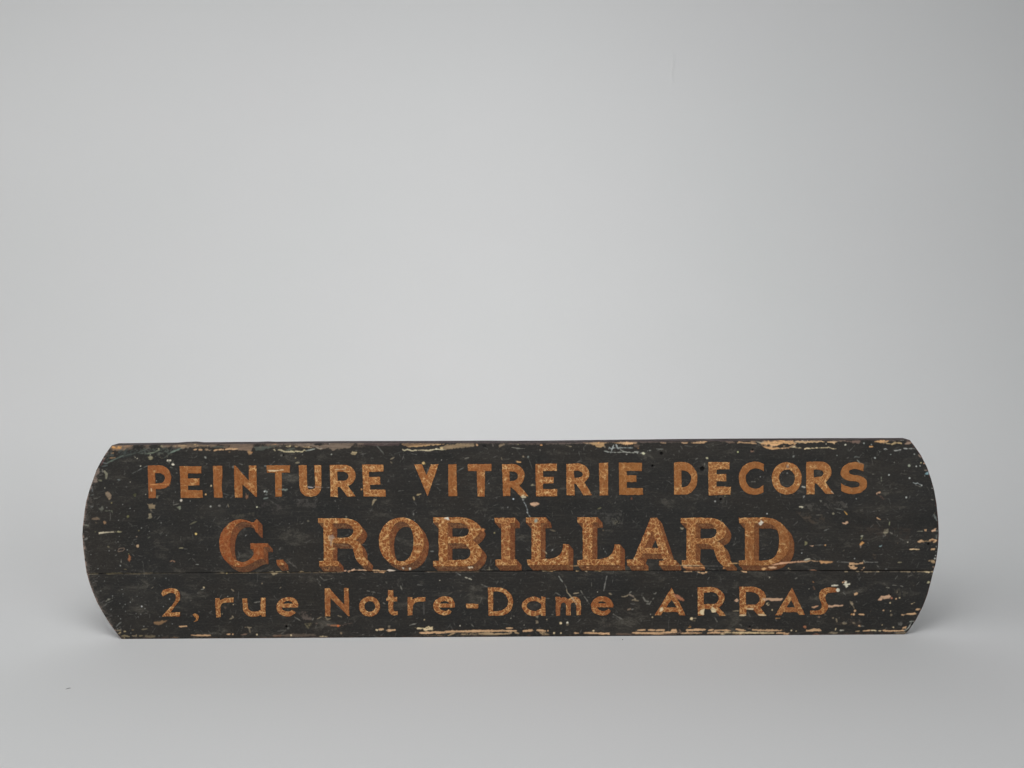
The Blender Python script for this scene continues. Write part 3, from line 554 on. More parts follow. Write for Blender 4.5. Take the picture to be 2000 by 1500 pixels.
F((236, 228, 210), [(285, 102), (320, 82), (360, 80), (385, 126), (345, 118)], 1, True, d=PROUD); F((226, 206, 176), [(675, 858), (738, 848), (748, 870), (700, 882)], 1, True); F((192, 130, 80), [(868, 280), (900, 255), (948, 275), (910, 302)], 1, True); L(W, [(770, 920), (848, 920)], 2.1); L((176, 178, 174), [(1590, 0), (1640, 70)], 1.7, .9, brk=-.1); L(G, [(85, 612), (125, 610)], 2.6, .8); L((126, 118, 98), [(1000, 850), (1008, 915)], 2.6, .8, brk=-.2); L((120, 112, 96), [(970, 905), (1050, 905)], 2, .7)
D((168, 152, 112), (1085, 325), 1.5, .9); L((140, 138, 132), [(480, 945), (560, 990)], 1.3, .8, brk=0); D((230, 232, 230), (1990, 592), 1.2); L((150, 132, 106), [(1850, 600), (1900, 655)], 1.7, .7, True); D((226, 190, 130), (1740, 325), 1.7, .9, True); D((220, 170, 120), (1270, 230), 1.5, .9, True); L((130, 112, 92), [(0, 936), (900, 934)], 1, .7, brk=-.1); L(BL, [(760, 922), (1999, 914)], 1, .7, d=-.0008, brk=-.2)
tile(610, 1000)
F((216, 168, 138), [(368, 925), (420, 903), (450, 912), (530, 912), (520, 936), (430, 938), (400, 948)], rag=.6); F((212, 170, 138), [(545, 930), (580, 910), (655, 895), (640, 915), (560, 945)]); L((200, 160, 128), [(640, 905), (850, 910)], 1.6); F(W, [(810, 905), (1000, 900), (1060, 915), (1160, 922), (1120, 948), (1040, 950), (950, 938), (1060, 925), (940, 915)], rag=.6); F((222, 204, 186), [(1160, 912), (1200, 895), (1250, 905), (1305, 915), (1260, 926), (1190, 922)], rag=.6)
F(H, [(1403, 868), (1440, 868), (1428, 906)], 1, True); F(H, [(1503, 865), (1542, 868), (1526, 908)], 1, True); D((168, 152, 136), (300, 400), 6, .55, True, rag=1.2, soft=1.6); L((168, 150, 130), [(295, 450), (290, 530)], 3, .6, True); L((186, 148, 98), [(280, 585), (350, 568)], 4, .9, True); D((120, 116, 100), (530, 76), 2, .8); L((120, 96, 72), [(410, 510), (560, 530)], 3, .6, True); L((130, 128, 122), [(1580, 0), (1580, 60)], 1.1, .8); D((170, 170, 164), (1592, 130), 1.2)
L((126, 128, 124), [(1845, 612), (1890, 615)], 2.8, .8); L((130, 112, 92), [(0, 948), (360, 944)], 1, .7, brk=-.1); F((70, 64, 58), [(0, 900), (130, 890), (100, 990), (0, 990)], .4, brk=.2); L((110, 104, 94), [(100, 985), (330, 995)], 1.2, .6, brk=.1)
tile(420, 1000)
L((140, 128, 102), [(80, 942), (135, 952)], 3.2); D((200, 184, 120), (182, 958), 1.5); L((140, 128, 102), [(845, 940), (900, 930)], 2.3); F((144, 130, 104), [(872, 950), (910, 955), (988, 960), (940, 978), (900, 990)]); L((140, 128, 102), [(950, 930), (1040, 938)], 2.3); D((160, 140, 110), (1135, 938), 1.9); L((166, 144, 110), [(1330, 932), (1382, 936)], 2.5); L((160, 148, 124), [(525, 955), (550, 955)], 1.8); D((140, 128, 102), (488, 942), 1.7); D((150, 130, 104), (1630, 938), 1.6)
L((124, 108, 84), [(0, 958), (300, 955), (900, 950), (1999, 942)], 1.1, .75, brk=-.1); L((110, 104, 98), [(1130, 740), (1180, 800), (1240, 850)], 1.6, .7, brk=0); L((104, 98, 92), [(1160, 740), (1280, 880)], 3, .5, brk=.2); L((100, 96, 90), [(1100, 690), (1000, 740)], 2, .5, brk=.1); D((150, 150, 146), (1158, 180), .9); L((170, 170, 164), [(475, 375), (492, 355)], 1.2, .9); D((110, 104, 90), (1455, 140), 2.3, .7); F((80, 76, 66), [(150, 60), (620, 0), (600, 120), (300, 110)], .5, brk=.2); D((130, 126, 110), (375, 660), 1.2)
# -- top line
tile(280, 880)
F((150, 132, 106), [(60, 830), (110, 845), (140, 820), (155, 845), (190, 850), (165, 900), (110, 908), (85, 870)], .95); L((120, 110, 92), [(110, 915), (125, 945)], 3.2, .6, brk=0); F((140, 126, 104), [(85, 985), (125, 975), (120, 999), (85, 999)], .9); L(K, [(1320, 830), (1332, 880)], 2.2, .8); F((132, 96, 72), [(1590, 720), (1605, 665), (1625, 695), (1650, 680), (1640, 720), (1660, 735), (1610, 755)], .75); D((220, 210, 194), (590, 780), 2.8, rag=.4); D((212, 170, 116), (975, 685), 2); D((222, 200, 160), (1060, 550), 1.7)
D((226, 224, 190), (1775, 882), 1.7, rag=.3); D((170, 170, 160), (1050, 875), 1.5, rag=.5); D((200, 200, 190), (733, 788), 1.2); L(G, [(470, 850), (555, 830)], 1.8, .8); F((112, 112, 96), [(520, 880), (580, 870), (575, 918), (550, 915)], .7, brk=0); L((130, 132, 120), [(570, 870), (572, 915)], 1.5, .8); L((206, 148, 92), [(110, 532), (250, 528), (420, 522)], 1.1, .9, True); L((206, 152, 98), [(590, 542), (870, 542)], 1.1, .9, True); L(C, [(122, 590), (130, 640)], 2, .9, True)
D((200, 202, 196), (1895, 640), 1.6); L((150, 156, 150), [(1905, 625), (1935, 640), (1925, 665)], 1.7, .9); L((120, 124, 118), [(1900, 690), (1935, 690)], 2.2, .7, brk=0); L((126, 134, 126), [(1880, 755), (1945, 738)], 3, .8, brk=-.2); D((120, 120, 110), (1405, 255), 2.6, .7, rag=.8); L((130, 134, 128), [(1890, 240), (1930, 245)], 2.8, .9); L(G, [(515, 345), (535, 355)], 2.4, .8); L((118, 118, 110), [(420, 260), (455, 270)], 2.2, .7, brk=0); L((150, 144, 124), [(395, 170), (410, 195)], 2.2, .6); F((122, 112, 92), [(195, 720), (215, 700), (255, 705), (230, 720), (225, 750), (205, 740)], .75)
L((200, 130, 80), [(380, 535), (405, 555)], 1.6, .5, True); D((150, 144, 118), (110, 110), 4, .6, rag=1); L((86, 90, 86), [(0, 270), (80, 232)], 1.6, .7); L((150, 150, 140), [(960, 90), (980, 115)], 2.2, .9); D((110, 106, 100), (1190, 860), 2.6, .8, rag=.8); D(H, (205, 472), .8); D(H, (35, 685), .8); L((190, 190, 184), [(490, 640), (515, 660)], 1.3, .7); L((150, 120, 84), [(1640, 0), (1660, 45)], 4, .6)
D((170, 134, 96), (1345, 20), 2, .3)
tile(510, 880)
F((126, 132, 122), [(328, 598), (405, 595), (418, 612), (380, 630), (330, 618)], .95); L((140, 126, 108), [(270, 605), (330, 602)], 2.2, .6, True); L((178, 170, 168), [(730, 565), (820, 582)], 2.4); L((170, 140, 116), [(825, 560), (935, 575)], 3, .6, True, brk=-.1); L((150, 146, 140), [(950, 580), (1070, 578)], 1, .7); L(C, [(105, 310), (190, 315), (270, 312)], 2.1, .95, True); L(C, [(270, 312), (345, 300)], 1.3, .9, True)
F((156, 140, 112), [(1735, 855), (1740, 800), (1765, 755), (1805, 765), (1775, 795)], .95); L((130, 120, 100), [(540, 190), (595, 188)], 2.2, .8); D((190, 140, 90), (1570, 605), 1.7); L(C, [(1160, 295), (1240, 298), (1320, 285)], 1.3, .85, True); L((130, 130, 124), [(715, 800), (725, 770)], 1.7, .6); L((110, 96, 80), [(1860, 520), (1890, 530)], 2.4, .7, brk=0); D((190, 180, 140), (1440, 655), 1.3); F((74, 68, 66), [(0, 800), (320, 850), (300, 990), (0, 990)], .5, brk=.2); F((78, 74, 70), [(480, 760), (900, 740), (860, 900), (520, 880)], .5, brk=.3)
tile(800, 880)
D((214, 180, 122), (215, 196), 2.6, rag=.4); D((140, 124, 84), (240, 205), 2, .5); L((156, 138, 106), [(108, 695), (175, 680)], 3); L((160, 142, 110), [(60, 725), (75, 770)], 3); L((214, 166, 112), [(1685, 172), (1735, 182)], 2.8); F((236, 220, 184), [(1738, 716), (1770, 705), (1820, 712), (1818, 738), (1760, 742)], 1, True, rag=.4, d=PROUD); L((230, 200, 150), [(1760, 695), (1815, 680)], 1.4, .8, True); D((204, 214, 220), (1622, 756), 1.9, rag=.2, d=PROUD)
D((130, 132, 128), (1775, 770), 2.4, rag=.6); L((140, 144, 144), [(1785, 805), (1815, 850), (1835, 920), (1855, 985)], 2.6, .95, rag=.6); F(P, [(1885, 820), (1930, 812), (1960, 800), (2030, 825), (2035, 840), (1990, 862), (1940, 875), (1895, 852)]); F((126, 120, 98), [(1885, 540), (1930, 520), (1945, 545), (1920, 558)], .8); D((130, 114, 96), (1785, 96), 2.6, .7, rag=.7); D((120, 124, 118), (1858, 100), 2.1, .7, rag=.7); L((110, 110, 104), [(770, 310), (850, 265)], 1.8, .6, brk=0)
L((110, 108, 100), [(1650, 870), (1720, 920)], 1.8, .6, brk=.1); D((200, 200, 196), (1535, 885), 1); D((190, 190, 186), (1240, 512), .9); D((190, 190, 186), (497, 148), 1); L((110, 108, 100), [(1260, 600), (1275, 640)], 2.2, .6, brk=.1); F((84, 82, 76), [(980, 920), (1220, 900), (1180, 995), (1020, 990)], .5, brk=.2); L((116, 112, 100), [(865, 130), (930, 110)], 2.4, .6, brk=.1)
tile(1020, 880)
D((112, 72, 54), (1712, 750), 2.4, .8, rag=.8); L((128, 124, 90), [(1180, 915), (1230, 890)], 1.6, .6, brk=0); L((150, 140, 116), [(140, 545), (200, 540)], 2.4, .5); L((84, 82, 76), [(1780, 430), (1860, 432)], 1, .6); F((78, 76, 72), [(1060, 960), (1250, 900), (1340, 990), (1080, 999)], .55, brk=.2)
tile(1480, 880)
L((196, 192, 178), [(695, 562), (732, 575)], 2.8, rag=.6); L((160, 158, 150), [(700, 715), (730, 712), (715, 735)], 2, rag=.6); L((206, 196, 168), [(652, 876), (712, 884)], 2.4, rag=.7); F((120, 118, 108), [(970, 775), (1005, 770), (1010, 795), (985, 802)], .85); D((140, 140, 134), (460, 350), 1.6, .9, rag=.6); D((124, 126, 120), (560, 92), 1.8, .8, rag=.6); D((176, 180, 174), (1832, 116), 1.5, rag=.5); L((120, 124, 116), [(1510, 110), (1540, 92), (1590, 105)], 1.1, .7); L((150, 148, 130), [(1550, 145), (1590, 195)], 1.6, .9, True)
L((120, 120, 112), [(1200, 905), (1300, 920)], 1.4, .7, brk=0); L((190, 146, 80), [(1350, 945), (1390, 995)], 1.8); D((150, 140, 116), (1180, 985), 2.4, .7); L((122, 124, 108), [(1930, 425), (1928, 475)], 1.8, .8); L((130, 130, 124), [(1395, 825), (1370, 865)], 1.4, .6); F((86, 82, 76), [(640, 840), (1380, 780), (1420, 900), (800, 960)], .5, brk=.3); D((220, 220, 216), (145, 985), 1.4, rag=.4); D((110, 116, 120), (465, 245), 3.4, .5, True, rag=1); L((120, 122, 110), [(1590, 190), (1650, 215)], 2.5, .5, True); L((226, 210, 180), [(1150, 640), (1185, 672)], 2.2, .9, True)
L((120, 96, 76), [(540, 685), (570, 690)], 1.6, .8)
# -- left end
tile(150, 860)
F((140, 121, 100), [(440, 810), (480, 805), (512, 818), (540, 860), (530, 910), (505, 936), (470, 890)], .95); L((128, 124, 106), [(430, 482), (462, 520), (460, 598)], 3.8, .95); F((122, 108, 98), [(290, 520), (330, 425), (365, 450), (340, 520), (300, 560)], .9, brk=-.2); F((132, 116, 104), [(250, 645), (285, 570), (320, 600), (322, 655), (290, 665)], .95, brk=-.3); L((124, 122, 100), [(340, 622), (382, 626)], 3.2, .8); L((120, 116, 108), [(395, 455), (405, 490)], 3, .8)
L((98, 100, 96), [(860, 520), (980, 460), (1100, 400)], 1.4, .75); L((120, 126, 124), [(640, 615), (675, 620)], 3, .7); L((112, 116, 118), [(230, 720), (245, 800)], 3.4, .7); L((104, 108, 104), [(205, 860), (260, 850)], 2.4, .7); L((100, 98, 92), [(270, 910), (330, 905)], 2.6, .6, brk=0); L((104, 110, 110), [(380, 340), (480, 370)], 2.6, .7); L((104, 110, 110), [(390, 405), (480, 395)], 2.2, .7); D(H, (945, 285), 1); D(H, (995, 403), 1); D(H, (835, 652), 1); D(H, (1240, 633), .9); D(H, (438, 745), 1.1); D((140, 128, 90), (545, 978), 1.6); L((106, 70, 70), [(430, 290), (370, 400)], 1.6, .8); D(H, (1075, 845), .9)
L((72, 80, 72), [(870, 880), (960, 920)], 8, .4, brk=.3); D((90, 90, 60), (905, 855), 2.5, .5, rag=1)
tile(150, 985)
F((228, 214, 184), [(342, 435), (400, 432), (410, 418), (425, 432), (500, 428), (575, 424), (582, 440), (500, 442), (430, 452), (345, 464)], rag=.3); F((160, 152, 120), [(592, 430), (630, 425), (650, 400), (660, 425), (700, 425), (702, 442), (660, 440)], .95, brk=-.3); D((150, 148, 110), (288, 430), 1.2); D((192, 162, 128), (952, 650), 3, rag=.4); L((138, 116, 100), [(640, 730), (665, 690), (735, 684), (745, 700), (720, 728), (660, 738), (640, 730)], 1.3, .95)
F((140, 92, 62), [(795, 880), (812, 780), (825, 785), (845, 860), (822, 892)], .95); D((190, 190, 120), (810, 772), 1.1); D((220, 190, 120), (1860, 462), 2.3, rag=.3); L((160, 124, 100), [(1462, 895), (1495, 876), (1530, 898)], 2, .95); L((140, 132, 104), [(1600, 684), (1658, 680)], 2.3, .8); F((136, 119, 94), [(1118, 20), (1150, -10), (1225, 10), (1218, 60), (1160, 72), (1130, 60)], .95); F((138, 128, 106), [(1125, 150), (1165, 138), (1168, 212), (1120, 228)], .85, brk=-.3)
F((142, 112, 84), [(413, 270), (440, 250), (470, 290), (430, 313)], .95); F((120, 102, 84), [(228, 228), (310, 195), (358, 232), (290, 246)], .75, brk=-.2); F((128, 108, 88), [(278, 268), (335, 285), (308, 300)], .9); L((126, 126, 112), [(115, 318), (195, 338)], 2.6, .8); F((112, 112, 100), [(355, 70), (400, 30), (420, 70), (395, 110)], .6, brk=0); L((130, 132, 112), [(1560, 45), (1620, 40), (1605, 80)], 2, .7); L((120, 116, 92), [(1765, 315), (1880, 265)], 2.2, .6, brk=0); L((120, 118, 112), [(120, 555), (165, 530)], 4, .8); L((110, 112, 108), [(205, 45), (250, 35)], 2.2, .7)
L((110, 112, 96), [(440, 105), (540, 100), (560, 130)], 2, .6, brk=0); D((140, 136, 90), (800, 195), 2.2, .5, rag=.9); L((150, 150, 142), [(1855, 935), (1895, 938)], 1.8, .9); D((130, 120, 96), (490, 660), 2.2, .5, rag=1); D((140, 130, 96), (970, 412), 1.6, .7); D((140, 124, 108), (935, 505), 1.7, .7); L((120, 122, 106), [(1115, 525), (1150, 500)], 2.2, .6); L((134, 130, 120), [(692, 860), (695, 905)], 1.7, .7)
for c in ((650, 250), (663, 502), (645, 585), (1135, 422), (1010, 370), (1318, 290), (832, 63), (898, 102), (505, 95), (600, 718), (505, 726), (222, 785), (680, 960), (788, 712), (1400, 485), (718, 2), (468, 50)): D((186, 186, 180), c, 1.0, .9, rag=.1)
tile(150, 1100, 9.375)
L((146, 136, 108), [(225, 202), (300, 190), (382, 196)], 2.1); L((150, 138, 104), [(540, 196), (680, 188), (830, 184)], 2.3); L((160, 144, 108), [(790, 178), (835, 190)], 2.2); L((136, 124, 100), [(870, 185), (1000, 192), (1150, 195)], 1.8); L((140, 126, 100), [(1200, 188), (1330, 186), (1392, 172)], 1.9); L((96, 88, 74), [(160, 192), (1875, 186)], 1, .7, brk=0)
F((130, 128, 116), [(535, 698), (560, 670), (662, 625), (668, 655), (650, 645), (560, 690)], .9); L((98, 98, 92), [(490, 790), (580, 720), (660, 680)], 1.1, .8); L((124, 124, 120), [(720, 1172), (770, 1110), (815, 1078)], 2.1, .85); L((116, 116, 112), [(740, 1202), (800, 1160)], 1.6, .8); L((140, 124, 98), [(742, 1232), (802, 1226)], 2.2); F((172, 152, 116), [(752, 1285), (800, 1262), (800, 1280), (775, 1300)], .95); L((170, 152, 116), [(862, 1252), (892, 1250)], 2); L((130, 112, 84), [(1010, 1225), (1045, 1220)], 2.5, .8)
L((118, 108, 88), [(1180, 1218), (1290, 1205)], 1.8, .8); L((134, 120, 92), [(820, 1335), (880, 1328), (962, 1342)], 2.7, .9, brk=-.3); L((140, 124, 100), [(1015, 1330), (1090, 1332), (1090, 1308)], 2.6, .9); L((150, 132, 100), [(1145, 1332), (1205, 1328)], 2.6, .9); F((112, 100, 80), [(1225, 1315), (1340, 1310), (1450, 1330), (1400, 1370), (1260, 1360)], .85, brk=.1); F((104, 84, 66), [(1700, 1370), (1780, 1345), (1860, 1350), (1860, 1375)], .8); D((140, 124, 96), (870, 1372), 1.8); L((120, 110, 96), [(1365, 465), (1405, 430)], 2.2, .8); L((120, 108, 80), [(870, 110), (910, 112)], 1.8, .7)
for c in ((797, 46), (388, 100), (407, 238), (508, 325), (440, 505), (828, 480), (845, 563), (655, 600), (1105, 608), (1022, 662), (980, 713), (790, 738), (885, 756), (1248, 832), (893, 882), (1086, 922), (1172, 934), (758, 968), (800, 1020), (1124, 982), (990, 1278), (1228, 1158), (1425, 270), (1632, 275), (1698, 656), (1585, 794), (1518, 982), (1750, 1112), (1505, 1332), (1640, 1158)): D((176, 178, 174), c, 1.0, .9, rag=.15)
D((214, 216, 214), (1190, 790), 1.7, rag=.2); L((150, 152, 148), [(605, 850), (640, 840)], 1.8, .8)


# ---- edge wear that follows the outline
GX, GY = np.meshgrid(np.arange(RW) + X0, np.arange(RH) + Y0)
GX = GX.astype(float); GY = GY.astype(float)
EL = (GX - xl(GY)) * 0.93
ER = (xr(GY) - GX) * 0.93
ET = GY - yt(GX)
EB = yb(GX) - GY
full = (slice(0, RH), slice(0, RW))


def band(E, width, col, a, jit, brk, depth=FLAT):
    cov = np.clip(0.5 - (E - width + (J1 * .5 + J2 * .7 + J3 * .5) * jit) / 1.4, 0, 1) * a
    if brk is not None:
        cov = cov * np.clip(0.5 + (J1 * 0.5 + J3 * 0.8 - brk) * 0.9, 0, 1)
    board.over(full, np.asarray(col, float), cov, depth)


band(EL, 4.2, (104, 90, 83), 0.85, 1.6, -0.4)
band(EL, 2.4, (158, 136, 124), 0.9, 1.1, -0.3)
band(EL, 11, (82, 76, 70), 0.5, 4.0, 0.6)
band(ER, 1.4, (96, 52, 44), 0.85, 0.5, -0.8)
band(EB, 1.2, (112, 72, 56), 0.8, 0.7, -0.3)
band(EB, 5.0, (74, 64, 56), 0.5, 2.5, 0.3)
band(ET, 1.2, (74, 62, 60), 0.85, 0.6, -0.6)
band(ET, 4.0, (80, 70, 64), 0.45, 2.5, 0.4)
band(ET + np.clip((GX - 700) / 120, 0, 1) * 20, 7.5, (102, 88, 76), 0.75, 3.0, 0.1)
JD = GY - yj(GX)

# ---- random fine wear: pin specks, hair scratches, grazes
tile(0, 0, 1)
for _ in range(220):
    x = rng.uniform(165, 1830) if rng.random() < 0.55 else 165 + abs(rng.normal(0, 130))
    y = rng.uniform(868, 1242)
    v = rng.uniform(110, 190)
    D((v, v, v * 0.96), (x, y), rng.uniform(0.15, 0.6), a=rng.uniform(0.3, 0.85), rag=0.1, d=PROUD)
for _ in range(3600):
    x, y = rng.uniform(160, 1835), rng.uniform(866, 1244)
    ang = rng.normal(0.0, 1.0)
    ln = rng.exponential(3.6) + 1
    v = rng.uniform(74, 116)
    L((v, v * 0.98, v * 0.93), [(x, y), (x + ln * math.cos(ang), y + ln * math.sin(ang))], rng.uniform(0.4, 1.0),
      a=rng.uniform(0.25, 0.8), rag=0.3)
for _ in range(110):
    x, y = rng.uniform(160, 1835), rng.uniform(866, 1244)
    v = rng.uniform(84, 140)
    F((v, v * .94, v * .84), [(x + rng.normal(0, 3), y + rng.normal(0, 1.6)) for _k in range(4)], a=rng.uniform(.25, .7), brk=rng.uniform(0, .6))
for _ in range(26):
    x = rng.uniform(1560, 1830); y = rng.uniform(1000, 1240)
    F((150, 128, 104), [(x + rng.normal(0, 2.4), y + rng.normal(0, 1.2)) for _k in range(4)], a=rng.uniform(.3, .8), brk=.2)
for _ in range(260):                              # grey nicks raked across the left end
    y = rng.uniform(880, 1235)
    x = float(xl(y)) + abs(rng.normal(0, 9)) + 1
    ang = rng.normal(0.35, 0.5)
    ln = rng.exponential(4) + 2
    v = rng.uniform(84, 128)
    L((v, v * .96, v * .92), [(x, y), (x + ln * math.cos(ang), y - ln * math.sin(ang))], rng.uniform(.8, 1.6), a=rng.uniform(.25, .7), brk=.1)

# surface undulation of old brushed paint
board.h += 0.00003 * J2 + 0.00004 * J3
top.h[:] = board.h


def sample(arr, x, y):
    fx = np.clip(np.asarray(x) - X0, 0, RW - 1.001); fy = np.clip(np.asarray(y) - Y0, 0, RH - 1.001)
    ix, iy = fx.astype(int), fy.astype(int)
    tx, ty = fx - ix, fy - iy
    if arr.ndim == 3: tx, ty = tx[..., None], ty[..., None]
    return (arr[iy, ix] * (1 - tx) + arr[iy, ix + 1] * tx) * (1 - ty) + (arr[iy + 1, ix] * (1 - tx) + arr[iy + 1, ix + 1] * tx) * ty


# premultiplied colours in albedo
def mark_at(l, x, y):
    a = sample(l.a, x, y)
    return sample(l.pre, x, y) / np.maximum(a, 1e-4)[..., None], a


def prep(l):
    l.pre = alb(l.rgb) * l.a[..., None]


prep(board); prep(top)

# ------------------------------------------------------------------ materials of the sign
def black_paint():
    m, nt, b = new_mat('aged_black_paint')
    tc = N(nt, 'ShaderNodeTexCoord').outputs['Object']
    at = N(nt, 'ShaderNodeAttribute', attribute_name='mark')
    big = noise_(nt, tc, 9, 4, 0.6).outputs[0]
    mid = noise_(nt, mapping_(nt, tc, (0.45, 1, 1)), 60, 6, 0.68, 0.8).outputs[0]
    fine = noise_(nt, mapping_(nt, tc, (0.6, 1, 1)), 420, 4, 0.72).outputs[0]
    spk = noise_(nt, mapping_(nt, tc, (0.8, 1, 1)), 760, 2, 0.6).outputs[0]
    grain = noise_(nt, mapping_(nt, tc, (0.06, 1, 1)), 420, 4, 0.6).outputs[0]
    cloud = noise_(nt, mapping_(nt, tc, (0.4, 1, 1)), 26, 6, 0.66, 0.5).outputs[0]
    c = mix_(nt, step_(nt, big, 0.35, 0.65), alb((38, 37, 36)), alb((42, 39, 36)))
    c = mix_(nt, step_(nt, cloud, 0.5, 0.3, 0, 0.6), c, alb((30, 30, 29)))
    c = mix_(nt, step_(nt, cloud, 0.5, 0.74, 0, 0.5), c, alb((58, 55, 50)))
    c = mix_(nt, step_(nt, fine, 0.46, 0.78, 0, 0.42), c, alb((66, 65, 60)))
    c = mix_(nt, step_(nt, fine, 0.46, 0.26, 0, 0.35), c, alb((24, 24, 23)))
    c = mix_(nt, step_(nt, spk, 0.68, 0.78, 0, 0.4), c, alb((98, 96, 90)))
    c = mix_(nt, step_(nt, grain, 0.54, 0.72, 0, 0.4), c, alb((64, 61, 56)))
    dust = math_(nt, 'MULTIPLY', step_(nt, mid, 0.5, 0.7), step_(nt, cloud, 0.42, 0.66, 0.1, 1))
    c = mix_(nt, math_(nt, 'MULTIPLY', dust, step_(nt, fine, 0.3, 0.62, 0.2, 0.75)), c, alb((90, 86, 78)))
    gr = step_(nt, grain, 0.3, 0.7, 0.72, 1.12)
    mk = mix_(nt, 1.0, at.outputs['Color'], gr, 'MULTIPLY')
    c = mix_(nt, at.outputs['Alpha'], c, mk)
    nt.links.new(c, b.inputs['Base Color'])
    nt.links.new(step_(nt, mid, 0.3, 0.7, 0.55, 0.8), b.inputs['Roughness'])
    b.inputs['Specular IOR Level'].default_value = 0.18
    h = math_(nt, 'ADD', math_(nt, 'MULTIPLY', fine, 0.00012), math_(nt, 'MULTIPLY', grain, 0.00008))
    bp = N(nt, 'ShaderNodeBump')
    bp.inputs['Strength'].default_value = 0.7
    bp.inputs['Distance'].default_value = 1.0
    nt.links.new(h, bp.inputs['Height'])
    nt.links.new(bp.outputs[0], b.inputs['Normal'])
    return m


def gilt_paint():
    m, nt, b = new_mat('crackled_ochre_paint')
    oc = N(nt, 'ShaderNodeTexCoord').outputs['Object']
    rnd = N(nt, 'ShaderNodeObjectInfo').outputs['Random']
    off = N(nt, 'ShaderNodeCombineXYZ')
    nt.links.new(math_(nt, 'MULTIPLY', rnd, 7.3), off.inputs[0])
    nt.links.new(math_(nt, 'MULTIPLY', rnd, 3.1), off.inputs[2])
    va = N(nt, 'ShaderNodeVectorMath', operation='ADD')
    nt.links.new(oc, va.inputs[0]); nt.links.new(off.outputs[0], va.inputs[1])
    p = va.outputs[0]
    tone = N(nt, 'ShaderNodeAttribute', attribute_name='tone')
    at = N(nt, 'ShaderNodeAttribute', attribute_name='mark')
    warp = noise_(nt, p, 105, 3, 0.55)
    wv = N(nt, 'ShaderNodeVectorMath', operation='SUBTRACT')
    nt.links.new(warp.outputs['Color'], wv.inputs[0]); wv.inputs[1].default_value = (0.5, 0.5, 0.5)
    ws = N(nt, 'ShaderNodeVectorMath', operation='SCALE')
    nt.links.new(wv.outputs[0], ws.inputs[0]); ws.inputs['Scale'].default_value = 0.0075
    wp = N(nt, 'ShaderNodeVectorMath', operation='ADD')
    nt.links.new(p, wp.inputs[0]); nt.links.new(ws.outputs[0], wp.inputs[1])
    flat = mapping_(nt, wp.outputs[0], (1, 0.0, 1))
    v1 = N(nt, 'ShaderNodeTexVoronoi', feature='DISTANCE_TO_EDGE')
    nt.links.new(flat, v1.inputs['Vector']); v1.inputs['Scale'].default_value = 185
    v2 = N(nt, 'ShaderNodeTexVoronoi', feature='DISTANCE_TO_EDGE')
    nt.links.new(flat, v2.inputs['Vector']); v2.inputs['Scale'].default_value = 320
    brk = noise_(nt, p, 190, 2).outputs[0]
    patch = noise_(nt, p, 42, 3, 0.6).outputs[0]
    inten = tone.outputs['Alpha']
    thr = math_(nt, 'SUBTRACT', 0.80, math_(nt, 'MULTIPLY', inten, 0.58))
    msk = step_(nt, math_(nt, 'SUBTRACT', patch, thr), -0.07, 0.12)
    wid = step_(nt, brk, 0.34, 0.68, 0.06, 0.19)
    l1 = step_(nt, v1.outputs['Distance'], math_(nt, 'MULTIPLY', wid, 0.45), wid, 1, 0)
    l2 = math_(nt, 'MULTIPLY', step_(nt, v2.outputs['Distance'], math_(nt, 'MULTIPLY', wid, 0.3), math_(nt, 'MULTIPLY', wid, 0.8), 1, 0), 0.4)
    msk = math_(nt, 'MAXIMUM', math_(nt, 'MULTIPLY', msk, 0.95), math_(nt, 'ADD', 0.1, math_(nt, 'MULTIPLY', math_(nt, 'POWER', inten, 2.0), 0.72)))
    line = math_(nt, 'MULTIPLY', math_(nt, 'MAXIMUM', l1, l2), msk)
    mott = noise_(nt, p, 130, 4, 0.65).outputs[0]
    fine = noise_(nt, p, 700, 2, 0.6).outputs[0]
    base = mix_(nt, 1.0, tone.outputs['Color'], step_(nt, mott, 0.28, 0.72, 0.76, 1.14), 'MULTIPLY')
    base = mix_(nt, step_(nt, fine, 0.45, 0.75, 0, 0.22), base, alb((176, 128, 78)))
    c = mix_(nt, math_(nt, 'MULTIPLY', line, 0.92), base, mix_(nt, step_(nt, brk, 0.5, 0.72), alb((170, 122, 74)), alb((214, 176, 122))))
    c = mix_(nt, at.outputs['Alpha'], c, at.outputs['Color'])
    nt.links.new(c, b.inputs['Base Color'])
    b.inputs['Roughness'].default_value = 0.62
    b.inputs['Specular IOR Level'].default_value = 0.25
    bp = N(nt, 'ShaderNodeBump')
    bp.inputs['Strength'].default_value = 0.6
    bp.inputs['Distance'].default_value = 1.0
    nt.links.new(math_(nt, 'MULTIPLY', line, -0.00018), bp.inputs['Height'])
    nt.links.new(bp.outputs[0], b.inputs['Normal'])
    return m


MB, MG = black_paint(), gilt_paint()

# ------------------------------------------------------------------ the sign: root, planks
root = bpy.data.objects.new('painted_sign', None)
scene.collection.objects.link(root)
tag(root, 'long black painted wooden signboard with curved ends and cracked ochre lettering', 'sign')
THICK = 0.0225


